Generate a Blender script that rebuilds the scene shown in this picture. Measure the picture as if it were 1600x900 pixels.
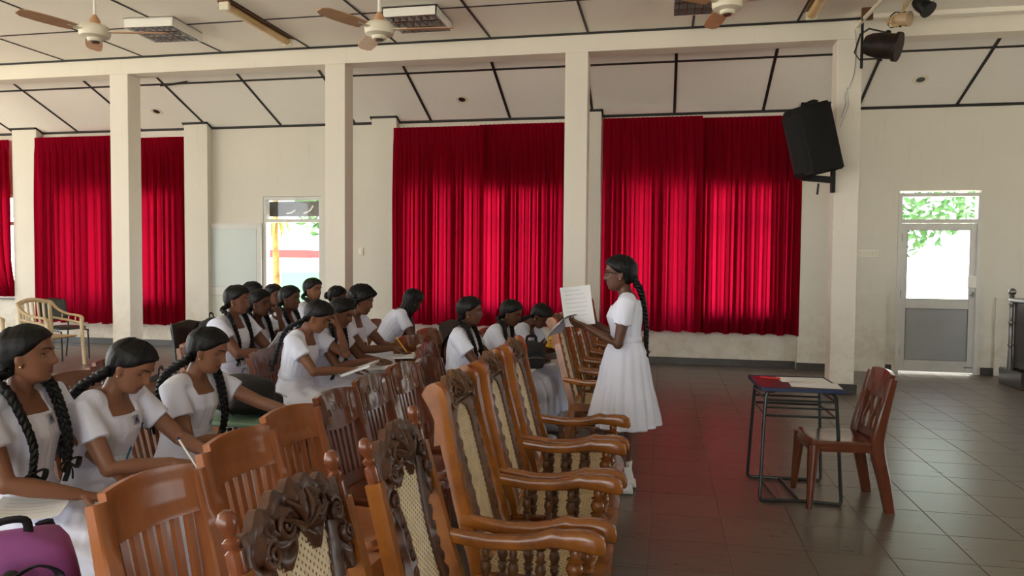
import bpy, bmesh, math, random
import numpy as np
from mathutils import Matrix, Vector
random.seed(7)
scn = bpy.context.scene
COL = scn.collection
for _o in list(bpy.data.objects): bpy.data.objects.remove(_o)

# ---------------------------------------------------------------- camera, sky, exposure
CAM_R = np.array([[0.97967, -0.01590, 0.19996], [0.20040, 0.03678, -0.97902], [0.00822, 0.99920, 0.03922]])
F_PX, CAM_H = 1151.0, 1.47
cam_d = bpy.data.cameras.new('camera')
cam_d.sensor_width = 36.0
cam_d.lens = F_PX / 1600.0 * 36.0
cam_d.clip_end = 200
cam = bpy.data.objects.new('camera', cam_d)
COL.objects.link(cam)
_m = Matrix([list(r) for r in CAM_R]).to_4x4()
cam.matrix_world = Matrix.Translation((0, 0, CAM_H)) @ _m.to_quaternion().to_matrix().to_4x4()
scn.camera = cam

world = bpy.data.worlds.new('overcast_sky'); scn.world = world
world.use_nodes = True
_bg = world.node_tree.nodes['Background']
_bg.inputs[0].default_value = (0.93, 0.97, 1.0, 1)
_bg.inputs[1].default_value = 7.0

sun_d = bpy.data.lights.new('sun', 'SUN'); sun_d.energy = 20.0; sun_d.angle = 0.01; sun_d.color = (1.0, 0.96, 0.9)
sun = bpy.data.objects.new('sun', sun_d); COL.objects.link(sun)
sun.rotation_euler = Vector((0.30, 0.62, -0.95)).to_track_quat('-Z', 'Y').to_euler()

scn.view_settings.view_transform = 'Standard'
scn.view_settings.look = 'None'
scn.view_settings.gamma = 1
scn.view_settings.use_curve_mapping = False
scn.view_settings.exposure = -0.30
scn.cycles.max_bounces = 14; scn.cycles.diffuse_bounces = 9; scn.cycles.glossy_bounces = 5

# ---------------------------------------------------------------- helpers
def A3(p): return np.array(p, float)
def nrm(v): return v / (np.linalg.norm(v) + 1e-12)
def rotz(a): c, s = math.cos(a), math.sin(a); return np.array([[c, -s, 0], [s, c, 0], [0, 0, 1.0]])
def roty(a): c, s = math.cos(a), math.sin(a); return np.array([[c, 0, s], [0, 1, 0], [-s, 0, c]])
def rotx(a): c, s = math.cos(a), math.sin(a); return np.array([[1, 0, 0], [0, c, -s], [0, s, c]])

def catmull(pts, n):
    P = [A3(p) for p in pts]
    P = [2 * P[0] - P[1]] + P + [2 * P[-1] - P[-2]]
    out = []
    for i in range(1, len(P) - 2):
        for k in range(n):
            t = k / n
            a, b, c, d = P[i - 1], P[i], P[i + 1], P[i + 2]
            out.append(0.5 * (2 * b + (c - a) * t + (2 * a - 5 * b + 4 * c - d) * t * t + (3 * b - a - 3 * c + d) * t ** 3))
    out.append(P[-2])
    return np.array(out)

class MB:
    def __init__(s): s.v = []; s.f = []; s.mi = []; s.n = 0
    def add(s, V, F, m=0):
        V = np.asarray(V, float).reshape(-1, 3); s.v.append(V)
        for f in F: s.f.append(tuple(i + s.n for i in f)); s.mi.append(m)
        s.n += len(V); return s
    def box(s, lo, hi, R=None, o=(0, 0, 0), m=0, b=0.0):
        lo = A3(lo); hi = A3(hi)
        if b <= 0:
            V = [(x, y, z) for z in (lo[2], hi[2]) for y in (lo[1], hi[1]) for x in (lo[0], hi[0])]
            F = [(0, 2, 3, 1), (4, 5, 7, 6), (0, 1, 5, 4), (2, 6, 7, 3), (0, 4, 6, 2), (1, 3, 7, 5)]
        else:
            V = []; F = []; idx = {}
            c = (lo + hi) / 2; h = (hi - lo) / 2; b = min(b, 0.45 * min(2 * h))
            for sx in (-1, 1):
                for sy in (-1, 1):
                    for sz in (-1, 1):
                        sg = (sx, sy, sz)
                        for a in range(3):
                            p = [c[k] + sg[k] * (h[k] if k == a else h[k] - b) for k in range(3)]
                            idx[(sx, sy, sz, a)] = len(V); V.append(p)
            def g(a, u, w, sa, su, sw):
                t = [0, 0, 0]; t[a] = sa; t[u] = su; t[w] = sw; return tuple(t)
            for a in range(3):
                u, w = (a + 1) % 3, (a + 2) % 3
                for sa in (-1, 1):
                    q = [idx[g(a, u, w, sa, x, y) + (a,)] for x, y in ((-1, -1), (1, -1), (1, 1), (-1, 1))]
                    F.append(q if sa > 0 else q[::-1])
                for su in (-1, 1):
                    for sw in (-1, 1):
                        q = [idx[g(a, u, w, -1, su, sw) + (u,)], idx[g(a, u, w, 1, su, sw) + (u,)], idx[g(a, u, w, 1, su, sw) + (w,)], idx[g(a, u, w, -1, su, sw) + (w,)]]
                        F.append(q if su * sw < 0 else q[::-1])
            for sx in (-1, 1):
                for sy in (-1, 1):
                    for sz in (-1, 1):
                        q = [idx[(sx, sy, sz, a)] for a in range(3)]
                        F.append(q if sx * sy * sz > 0 else q[::-1])
        V = A3(V)
        if R is not None: V = V @ np.asarray(R).T
        return s.add(V + A3(o), F, m)
    def loft(s, rings, m=0, caps=True, closed=True):
        R = np.array(rings, float); k, n = R.shape[:2]
        F = []
        for i in range(k - 1):
            for j in range(n if closed else n - 1):
                a, b = i * n + j, i * n + (j + 1) % n
                F.append((a, b, b + n, a + n))
        if caps and closed:
            F.append(tuple(range(n))[::-1]); F.append(tuple((k - 1) * n + j for j in range(n)))
        return s.add(R.reshape(-1, 3), F, m)
    def tube(s, pts, r, n=8, m=0, caps=True, up=None, sq=None):
        P = np.array(pts, float); k = len(P)
        r = np.full((k, 2), r, float) if np.isscalar(r) else np.array([(x, x) if np.isscalar(x) else x for x in r], float)
        T = np.gradient(P, axis=0); T /= np.linalg.norm(T, axis=1)[:, None] + 1e-12
        u = A3(up) if up is not None else (A3((0, 0, 1)) if abs(T[0][2]) < 0.9 else A3((1, 0, 0)))
        rings = []
        for i in range(k):
            u = nrm(u - T[i] * (u @ T[i])); w = np.cross(T[i], u)
            if sq:
                a = [(-1, -1), (1, -1), (1, 1), (-1, 1)]
                rings.append([P[i] + w * r[i][0] * x + u * r[i][1] * y for x, y in a])
            else:
                rings.append([P[i] + w * r[i][0] * math.cos(t) + u * r[i][1] * math.sin(t) for t in np.linspace(0, 2 * math.pi, n, endpoint=False)])
        return s.loft(rings, m, caps)
    def lathe(s, prof, o=(0, 0, 0), n=14, R=None, m=0):
        rings = []
        for r, z in prof:
            ring = np.array([(r * math.cos(t), r * math.sin(t), z) for t in np.linspace(0, 2 * math.pi, n, endpoint=False)])
            if R is not None: ring = ring @ np.asarray(R).T
            rings.append(ring + A3(o))
        return s.loft(rings, m)
    def ball(s, c, r, n=12, k=8, R=None, m=0):
        r = (r, r, r) if np.isscalar(r) else r
        rings = []
        for i in range(k + 1):
            ph = -math.pi / 2 + math.pi * i / k
            cr = max(math.cos(ph), 0.02)
            ring = np.array([(r[0] * cr * math.cos(t), r[1] * cr * math.sin(t), r[2] * math.sin(ph)) for t in np.linspace(0, 2 * math.pi, n, endpoint=False)])
            if R is not None: ring = ring @ np.asarray(R).T
            rings.append(ring + A3(c))
        return s.loft(rings, m)
    def grid(s, P, m=0):
        P = np.asarray(P, float); a, b = P.shape[:2]
        F = [(i * b + j, i * b + j + 1, (i + 1) * b + j + 1, (i + 1) * b + j) for i in range(a - 1) for j in range(b - 1)]
        return s.add(P.reshape(-1, 3), F, m)
    def prism(s, poly, axis, lo, hi, m=0, R=None, o=(0, 0, 0)):
        """polygon (2-D) extruded along axis"""
        n = len(poly)
        def mk(p, t):
            q = [0, 0, 0]; u, w = (axis + 1) % 3, (axis + 2) % 3
            q[axis] = t; q[u] = p[0]; q[w] = p[1]; return q
        V = A3([mk(p, lo) for p in poly] + [mk(p, hi) for p in poly])
        if R is not None: V = V @ np.asarray(R).T
        F = [tuple(range(n))[::-1], tuple(range(n, 2 * n))] + [(i, (i + 1) % n, n + (i + 1) % n, n + i) for i in range(n)]
        return s.add(V + A3(o), F, m)
    def xf(s, R=None, o=(0, 0, 0)):
        s.v = [(v @ np.asarray(R).T if R is not None else v) + A3(o) for v in s.v]; return s
    def mesh(s, name, mats, smooth=35):
        me = bpy.data.meshes.new(name)
        V = np.concatenate(s.v) if s.v else np.zeros((0, 3))
        me.from_pydata(V.tolist(), [], s.f)
        for mt in (mats if isinstance(mats, (list, tuple)) else [mats]): me.materials.append(mt)
        if any(s.mi): me.polygons.foreach_set('material_index', s.mi)
        if smooth:
            me.polygons.foreach_set('use_smooth', [True] * len(me.polygons))
            if smooth < 180: me.set_sharp_from_angle(angle=math.radians(smooth))
        me.update()
        return me
    def build(s, name, mats, parent=None, smooth=35):
        return link(name, s.mesh(name, mats, smooth), parent)

def link(name, me, parent=None, loc=None, rz=0):
    o = bpy.data.objects.new(name, me); COL.objects.link(o)
    if parent is not None: o.parent = parent
    if loc is not None: o.location = loc
    if rz: o.rotation_euler = (0, 0, rz)
    return o
def tag(o, label=None, cat=None, group=None, kind=None):
    if label: o['label'] = label
    if cat: o['category'] = cat
    if group: o['group'] = group
    if kind: o['kind'] = kind
    return o
def empty(name, loc=(0, 0, 0), rz=0, label=None, cat=None, group=None, kind=None):
    e = bpy.data.objects.new(name, None); COL.objects.link(e)
    e.location = loc; e.rotation_euler = (0, 0, rz); e.empty_display_size = 0.1
    return tag(e, label, cat, group, kind)
def copy_tree(o, parent=None):
    c = o.copy(); COL.objects.link(c)
    if parent is not None: c.parent = parent
    for ch in [x for x in bpy.data.objects if x.parent == o]: copy_tree(ch, c)
    return c
def proj(P):
    v = CAM_R.T @ (A3(P) - A3((0, 0, CAM_H)))
    return (800 + F_PX * v[0] / -v[2], 450 - F_PX * v[1] / -v[2], -v[2])

# ---------------------------------------------------------------- materials
def srgb(r, g, b):
    return tuple(((c / 255) / 12.92 if c / 255 <= 0.04045 else ((c / 255 + 0.055) / 1.055) ** 2.4) for c in (r, g, b)) + (1,)
class NT:
    def __init__(s, name):
        s.m = bpy.data.materials.new(name); s.m.use_nodes = True
        s.t = s.m.node_tree; s.b = s.t.nodes['Principled BSDF']; s.out = s.t.nodes['Material Output']
    def n(s, typ, **kw):
        x = s.t.nodes.new(typ)
        for k, v in kw.items(): setattr(x, k, v)
        return x
    def l(s, a, b): s.t.links.new(a, b)
    def coord(s, kind='Object', scale=(1, 1, 1), rot=(0, 0, 0)):
        tc = s.n('ShaderNodeTexCoord'); mp = s.n('ShaderNodeMapping')
        s.l(tc.outputs[kind], mp.inputs[0]); mp.inputs['Scale'].default_value = scale; mp.inputs['Rotation'].default_value = rot
        return mp.outputs[0]
    def noise(s, vec, scale=5, detail=3, rough=0.5):
        x = s.n('ShaderNodeTexNoise'); x.inputs['Scale'].default_value = scale; x.inputs['Detail'].default_value = detail; x.inputs['Roughness'].default_value = rough
        if vec is not None: s.l(vec, x.inputs['Vector'])
        return x.outputs[0]
    def ramp(s, fac, stops):
        x = s.n('ShaderNodeValToRGB'); e = x.color_ramp.elements
        while len(e) < len(stops): e.new(0.5)
        for i, (p, c) in enumerate(stops): e[i].position = p; e[i].color = c
        s.l(fac, x.inputs[0]); return x.outputs[0]
    def mix(s, fac, a, b, blend='MIX'):
        x = s.n('ShaderNodeMix'); x.data_type = 'RGBA'; x.blend_type = blend
        for sock, v in ((x.inputs[0], fac), (x.inputs[6], a), (x.inputs[7], b)):
            if hasattr(v, 'node'): s.l(v, sock)
            else: sock.default_value = v
        return x.outputs[2]
    def bump(s, h, strength=0.3, dist=0.01):
        x = s.n('ShaderNodeBump'); x.inputs['Strength'].default_value = strength; x.inputs['Distance'].default_value = dist
        s.l(h, x.inputs['Height']); s.l(x.outputs[0], s.b.inputs['Normal']); return x
def mat(name, col, rough=0.5, spec=0.5, metal=0.0, col2=None, nscale=6, nsc=(1, 1, 1), bump=0, bscale=40, coat=0, sheen=0, emit=None):
    k = NT(name); b = k.b
    b.inputs['Roughness'].default_value = rough; b.inputs['Specular IOR Level'].default_value = spec; b.inputs['Metallic'].default_value = metal
    b.inputs['Base Color'].default_value = col
    if coat: b.inputs['Coat Weight'].default_value = coat; b.inputs['Coat Roughness'].default_value = 0.12
    if sheen: b.inputs['Sheen Weight'].default_value = sheen
    vec = k.coord('Object', nsc) if (col2 or bump) else None
    if col2: k.l(k.ramp(k.noise(vec, nscale, 4, 0.6), [(0.35, col), (0.68, col2)]), b.inputs['Base Color'])
    if bump: k.bump(k.noise(vec, bscale, 3), bump, 0.01)
    if emit: b.inputs['Emission Color'].default_value = emit[0]; b.inputs['Emission Strength'].default_value = emit[1]
    return k.m

def wall_mat(name, base, dirt, streak=0.35):
    k = NT(name); vec = k.coord('Object')
    n1 = k.noise(vec, 0.7, 5, 0.6); n2 = k.noise(k.coord('Object', (3, 3, 0.35)), 3.0, 5, 0.65)
    c = k.mix(k.ramp(n1, [(0.35, (0, 0, 0, 1)), (0.75, (1, 1, 1, 1))]), base, tuple(x * 0.94 for x in base[:3]) + (1,))
    # damp marks rising from the skirting: a stain with its own noisy outline
    g = k.n('ShaderNodeNewGeometry'); sx = k.n('ShaderNodeSeparateXYZ'); k.l(g.outputs['Position'], sx.inputs[0])
    mr = k.n('ShaderNodeMapRange'); mr.inputs[1].default_value = 0.0; mr.inputs[2].default_value = 1.1; mr.inputs[3].default_value = 0.75; mr.inputs[4].default_value = 0.0
    k.l(sx.outputs[2], mr.inputs[0])
    mu = k.n('ShaderNodeMath', operation='MULTIPLY'); k.l(mr.outputs[0], mu.inputs[0]); k.l(k.ramp(k.noise(vec, 4, 6, 0.7), [(0.42, (0, 0, 0, 1)), (0.72, (1, 1, 1, 1))]), mu.inputs[1])
    c = k.mix(mu.outputs[0], c, dirt)
    st = k.ramp(n2, [(0.6, (0, 0, 0, 1)), (0.85, (streak, streak, streak, 1))])
    c = k.mix(st, c, dirt)
    k.l(c, k.b.inputs['Base Color']); k.b.inputs['Roughness'].default_value = 0.75; k.b.inputs['Specular IOR Level'].default_value = 0.25
    k.bump(k.noise(vec, 60, 3), 0.12, 0.005)
    return k.m
def wood_mat(name, c1, c2, rough=0.25, scale=9, stretch=(0.45, 0.8, 0.3), coat=0.3, bump=0.04):
    k = NT(name); vec = k.coord('Object', stretch)
    n = k.noise(vec, scale * 2.2, 6, 0.65)
    f = k.mix(0.35, n, k.noise(k.coord('Object'), 3.0, 4, 0.6))
    k.l(k.ramp(f, [(0.3, c1), (0.7, c2)]), k.b.inputs['Base Color'])
    k.b.inputs['Roughness'].default_value = rough; k.b.inputs['Coat Weight'].default_value = coat; k.b.inputs['Coat Roughness'].default_value = 0.15
    k.bump(n, bump, 0.004)
    return k.m
M = {}
M['wall'] = wall_mat('wall_paint', srgb(216, 211, 198), srgb(170, 152, 118))
M['column'] = wall_mat('column_paint', srgb(226, 219, 206), srgb(176, 160, 128), 0.25)
M['ceil'] = mat('ceiling_sheet', srgb(244, 239, 228), 0.7, 0.25, col2=srgb(238, 232, 219), nscale=0.8)
M['aisle'] = wall_mat('aisle_sheet', srgb(236, 232, 224), srgb(200, 190, 170), 0.2)
M['batten'] = mat('black_batten', srgb(22, 20, 20), 0.6)
M['skirting'] = mat('skirting_tile', srgb(74, 70, 66), 0.35, col2=srgb(62, 58, 55), nscale=5)
M['grout'] = mat('grout', srgb(122, 116, 108), 0.8)
def tile_mat():
    k = NT('floor_tile'); vec = k.coord('Object', (1, 1, 1))
    oi = k.n('ShaderNodeObjectInfo')
    g = k.n('ShaderNodeNewGeometry'); mp = k.n('ShaderNodeMapping'); k.l(g.outputs['Position'], mp.inputs[0]); mp.inputs['Scale'].default_value = (1.2, 9, 1)
    n = k.noise(mp.outputs[0], 3.2, 5, 0.65)
    c = k.ramp(n, [(0.3, srgb(92, 83, 75)), (0.7, srgb(112, 102, 92))])
    v = k.n('ShaderNodeMapRange'); v.inputs[3].default_value = 0.92; v.inputs[4].default_value = 1.06; k.l(oi.outputs['Random'], v.inputs[0])
    c = k.mix(1.0, c, v.outputs[0], 'MULTIPLY')
    k.l(c, k.b.inputs['Base Color'])
    mr = k.n('ShaderNodeMapRange'); mr.inputs[3].default_value = 0.22; mr.inputs[4].default_value = 0.38; k.b.inputs['Specular IOR Level'].default_value = 0.6; k.l(n, mr.inputs[0]); k.l(mr.outputs[0], k.b.inputs['Roughness'])
    k.bump(n, 0.05, 0.004)
    return k.m
M['tile'] = tile_mat()
def curtain_mat(name, col):
    k = NT(name)
    vec = k.coord('Object', (1, 1, 0.15)); n = k.noise(vec, 30, 3)
    c = k.mix(n, col, tuple(x * 0.8 for x in col[:3]) + (1,))
    tr = k.n('ShaderNodeBsdfTranslucent'); df = k.n('ShaderNodeBsdfDiffuse'); mx = k.n('ShaderNodeMixShader')
    k.l(c, df.inputs[0]); tr.inputs[0].default_value = (0.62, 0.006, 0.042, 1); mx.inputs[0].default_value = 0.45
    k.l(df.outputs[0], mx.inputs[1]); k.l(tr.outputs[0], mx.inputs[2]); k.l(mx.outputs[0], k.out.inputs[0])
    return k.m
M['curtain'] = curtain_mat('red_curtain', srgb(128, 10, 34))
M['alu'] = mat('white_aluminium', srgb(214, 214, 208), 0.45, col2=srgb(204, 203, 196), nscale=4)
M['door_panel'] = mat('grey_door_panel', srgb(168, 170, 170), 0.5, col2=srgb(158, 160, 160), nscale=2)
M['door_cream'] = mat('cream_door_panel', srgb(205, 207, 196), 0.5)
def glass_mat(name, fac=0.035, tint=(1, 1, 1, 1)):
    k = NT(name); tp = k.n('ShaderNodeBsdfTransparent'); gl = k.n('ShaderNodeBsdfGlossy'); mx = k.n('ShaderNodeMixShader')
    tp.inputs[0].default_value = tint; gl.inputs['Roughness'].default_value = 0.03; mx.inputs[0].default_value = fac
    k.l(tp.outputs[0], mx.inputs[1]); k.l(gl.outputs[0], mx.inputs[2]); k.l(mx.outputs[0], k.out.inputs[0]); return k.m
M['glass'] = glass_mat('window_glass')
M['frost'] = mat('frosted_glass', srgb(196, 206, 200), 0.35)
M['white_plastic'] = mat('white_plastic', srgb(232, 230, 222), 0.4)
M['old_plastic'] = mat('yellowed_plastic', srgb(222, 214, 192), 0.4)
M['black'] = mat('black_plastic', srgb(9, 9, 10), 0.6, 0.25, bump=0.1, bscale=200)
M['black_metal'] = mat('black_metal', srgb(24, 24, 25), 0.4, metal=0.4)
M['steel'] = mat('grey_steel', srgb(150, 150, 148), 0.35, metal=0.8)
M['chrome'] = mat('chrome', srgb(215, 215, 212), 0.15, metal=1.0)
# ---------------------------------------------------------------- the room
YW, YC, YCB = 10.65, 8.74, 8.99     # far wall, column front and back
ZC, ZB, ZW = 4.13, 3.91, 3.52       # hall ceiling, beam underside, ceiling at the far wall
XL, XR, YR = -13.5, 8.5, -6.0
# exterior ground and yard
gm = mat('sunlit_yard', srgb(222, 214, 198), 0.9, col2=srgb(206, 198, 176), nscale=0.6)
tag(MB().box((-60, -50, -0.4), (60, 70, -0.15)).build('yard_ground', gm), 'pale sandy yard outside the hall', 'ground', kind='structure')
# floor with tiles
fl = MB().box((XL, YR, -0.15), (XR, YW + 0.25, -0.004)).build('floor', M['grout'])
tag(fl, 'grey brown ceramic tiled hall floor', 'floor', kind='structure')
TP, TX0, TY0 = 0.3945, -0.05, 4.705
tile_me = MB().box((-TP / 2 + 0.002, -TP / 2 + 0.002, -0.006), (TP / 2 - 0.002, TP / 2 - 0.002, 0.0), b=0.0015).mesh('tile', M['tile'])
cells = []
for i in range(int((XL - TX0) / TP) - 1, int((XR - TX0) / TP) + 1):
    for j in range(int((YR - TY0) / TP) - 1, int((YW - TY0) / TP) + 1):
        x, y = TX0 + (i + 0.5) * TP, TY0 + (j + 0.5) * TP
        if x - TP / 2 < XL or x + TP / 2 > XR or y - TP / 2 < YR or y + TP / 2 > YW + 0.02: continue
        key = 1e9
        if y > 0.8:
            px, py, d = proj((x, y, 0))
            if d > 0.3 and -60 < px < 1660 and py < 960: key = d + (0 if x > -0.6 else 6)
        cells.append((key, x, y))
cells.sort()
near, far = cells[:298], cells[298:]
for k, x, y in near: link('tile', tile_me, fl, (x, y, 0))
tm = MB()
for k, x, y in far: tm.box((x - TP / 2 + 0.002, y - TP / 2 + 0.002, -0.006), (x + TP / 2 - 0.002, y + TP / 2 - 0.002, 0))
tag(tm.build('tile_field', M['tile'], fl), kind='stuff')

# far wall with window and door openings
WIN = [(-13.2, -10.82), (-10.1, -7.75), (-3.75, -1.5), (-0.7, 1.62)]
DOORS = [(-6.2, -5.21), (3.07, 4.05)]
WZ0, WZ1 = 0.74, 2.5
wb = MB()
ops = sorted([(a, b, WZ0, WZ1) for a, b in WIN] + [(a, b, 0, 2.42) for a, b in DOORS])
x = XL
for a, b, z0, z1 in ops:
    wb.box((x, YW, 0), (a, YW + 0.2, 4.6))
    if z0 > 0: wb.box((a, YW, 0), (b, YW + 0.2, z0))
    wb.box((a, YW, z1), (b, YW + 0.2, 4.6)); x = b
wb.box((x, YW, 0), (XR, YW + 0.2, 4.6))
for a, b in ((-10.73, -10.25), (-7.49, -7.08), (-4.32, -3.93), (-1.3, -0.88), (1.8, 2.2)):      # pilasters
    wb.box((a, YW - 0.14, 0), (b, YW, 4.2))
wb.box((2.11, YW - 0.05, 0.0), (2.93, YW, 1.05)); wb.box((4.25, YW - 0.03, 0), (5.5, YW, 1.02))   # plastered dado patches
tag(wb.build('wall_back', M['wall'], smooth=0), 'cream painted far wall with pilasters and openings', 'wall', kind='structure')
lw = MB().box((XL - 0.2, YR, -0.1), (XL, YR + 0.6, 4.6)).box((XL - 0.2, 9.4, -0.1), (XL, YW + 0.2, 4.6)).box((XL - 0.2, YR + 0.6, 3.6), (XL, 9.4, 4.6)).box((XL - 0.2, YR + 0.6, -0.1), (XL, 9.4, 0.1))  # left end is unseen; its open bays are added to brighten the ceiling
for k in range(1, 5): lw.box((XL - 0.2, YR + 0.6 + 3 * k - 0.15, 0.1), (XL, YR + 0.6 + 3 * k + 0.15, 3.6))
tag(lw.build('wall_left', M['wall'], smooth=0), 'cream left end of the hall out of view, with tall open bays added for light', 'wall', kind='structure')
tag(MB().box((XR, YR, 2.3), (XR + 0.2, YW + 0.2, 4.6)).box((XR, 7.6, -0.1), (XR + 0.2, YW + 0.2, 2.3)).box((XR, YR, -0.1), (XR + 0.2, 4.2, 2.3)).build('wall_right', M['wall'], smooth=0), 'cream right end of the hall out of view, with an open doorway sized for light', 'wall', kind='structure')  # unseen doorway, opening sized to set the light at the right
rw = MB(); x = XL  # unseen wall behind the camera; windows cut and left out to balance the light
for k in range(5):
    a = XL + 0.45 + k * 3.06; b = a + 2.55
    rw.box((x, YR - 0.2, -0.1), (a, YR, 4.6)); rw.box((a, YR - 0.2, -0.1), (b, YR, 0.25)); rw.box((a, YR - 0.2, 3.6), (b, YR, 4.6)); x = b
rw.box((x, YR - 0.2, -0.1), (XR, YR, 4.6))
tag(rw.build('wall_front', M['wall'], smooth=0), 'cream unseen near side wall with a row of open windows shaped for light', 'wall', kind='structure')
sk = MB()
for a, b in ((XL, -6.25), (-5.16, 3.02), (4.1, XR)): sk.box((a, YW - 0.012, 0), (b, YW, 0.1))
for a, b in ((-10.73, -10.25), (-7.49, -7.08), (-4.32, -3.93), (-1.3, -0.88), (1.8, 2.2)): sk.box((a - 0.01, YW - 0.152, 0), (b + 0.01, YW - 0.14, 0.1))
tag(sk.build('baseboard_back', M['skirting'], smooth=0), 'dark grey tile skirting along the far wall', 'baseboard', kind='structure')

# columns and beam
colx = [(-10.5, -10.2), (-7.35, -7.07), (-4.22, -3.95), (-1.165, -0.895), (1.845, 2.1)]
lab = ['cream square column at the far left edge', 'cream square column in front of the left red curtain', 'cream square column beside the open doorway', 'cream square column between the two bright red curtains', 'cream square column carrying the black loudspeaker']
for (a, b), L in zip(colx, lab):
    r = empty('column', ((a + b) / 2, (YC + YCB) / 2, 0), label=L, cat='column', kind='structure')
    h = (b - a) / 2; d = (YCB - YC) / 2
    MB().box((-h, -d, 0.0), (h, d, ZB), b=0.006).build('shaft', M['column'], r, 0)
    MB().box((-h - 0.015, -d - 0.02, 0), (h + 0.03, d, 0.11), b=0.004).build('plinth', M['skirting'], r, 0)
tag(MB().box((XL, YC, ZB), (XR, YCB, ZC + 0.2)).build('trim_1', M['column'], smooth=0), 'long cream beam resting on the columns', 'beam', kind='structure')

# hall ceiling: sheets between black battens
cl = tag(MB().box((XL, YR, ZC + 0.012), (XR, YC, ZC + 0.2)).build('ceiling', M['ceil'], smooth=0), 'flat cream sheet ceiling with black battens', 'ceiling', kind='structure')
mx = [-12.8, -11.6, -10.42, -9.24, -8.04, -6.83, -5.655, -4.43, -3.265, -2.075, -0.9, 0.29, 1.42, 2.1]
my = [4.05, 5.25, 6.45, 7.635, YC]
for i in range(len(mx) - 1):
    for j in range(len(my) - 1):
        MB().box((mx[i] + 0.003, my[j] + 0.003, ZC), (mx[i + 1] - 0.003, my[j + 1] - 0.003, ZC + 0.012)).build('panel', M['ceil'], cl, 0)
MB().box((2.105, 4.05, ZC), (XR, YC - 0.1, ZC + 0.012)).build('panel', M['ceil'], cl, 0)
for x in mx[:-1]: MB().box((x - 0.013, 4.05, ZC - 0.006), (x + 0.013, YC, ZC + 0.002)).build('batten', M['batten'], cl, 0)
for y in my[:-1]: MB().box((-13, y - 0.012, ZC - 0.006), (2.1, y + 0.012, ZC + 0.002)).build('batten', M['batten'], cl, 0)
MB().box((-13, YC - 0.022, ZC - 0.022), (XR, YC - 0.001, ZC + 0.002)).build('batten', M['batten'], cl, 0)
MB().box((2.1, YC - 0.13, ZC - 0.05), (XR, YC - 0.023, ZC + 0.01)).build('cornice', M['ceil'], cl, 0)

# side aisle ceiling slopes down to the far wall
SL = 0.41
def az(y): return ZW + SL * (YW - y)
ca = tag(MB().prism([(YCB - 0.02, az(YCB - 0.02) + 0.012), (YW + 0.02, az(YW + 0.02) + 0.012), (YW + 0.02, az(YW + 0.02) + 0.1), (YCB - 0.02, az(YCB - 0.02) + 0.1)], 0, XL, XR).build('ceiling_aisle', M['aisle'], smooth=0), 'sloping cream ceiling over the side aisle', 'ceiling', kind='structure')
ax = [-13.2, -12.0, -10.78, -9.555, -8.35, -7.135, -5.87, -4.64, -3.425, -2.22, -1.01, 0.125, 1.31, 2.52, 3.715, 4.9, 6.1]
ay = [YCB - 0.02, 9.56, YW]
def slab(x0, x1, y0, y1, dz, th, name, mt):
    MB().prism([(y0, az(y0) + dz), (y1, az(y1) + dz), (y1, az(y1) + dz + th), (y0, az(y0) + dz + th)], 0, x0, x1).build(name, mt, ca, 0)
for i in range(len(ax) - 1):
    for j in range(2): slab(ax[i] + 0.003, ax[i + 1] - 0.003, ay[j] + 0.003, ay[j + 1] - 0.003, 0.0, 0.012, 'panel', M['aisle'])
for x in ax: slab(x - 0.018, x + 0.018, ay[0], YW - 0.001, -0.008, 0.01, 'batten', M['batten'])
for y in (9.56,): slab(-13.3, 8, y - 0.014, y + 0.014, -0.008, 0.01, 'batten', M['batten'])
pl = [(-10.73, -10.25), (-7.49, -7.08), (-4.32, -3.93), (-1.3, -0.88), (1.8, 2.2)]
x = -13.3
for a, b in pl + [(8, 8)]:
    slab(x, a, YW - 0.03, YW - 0.001, -0.022, 0.026, 'batten', M['batten'])
    if b < 8:
        slab(a - 0.02, b + 0.02, YW - 0.17, YW - 0.141, -0.018, 0.022, 'batten', M['batten'])
        for e in (a, b): slab(e - 0.02, e + 0.0, YW - 0.17, YW, -0.018, 0.022, 'batten', M['batten']) if e == a else slab(e, e + 0.02, YW - 0.17, YW, -0.018, 0.022, 'batten', M['batten'])
    x = b

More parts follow.
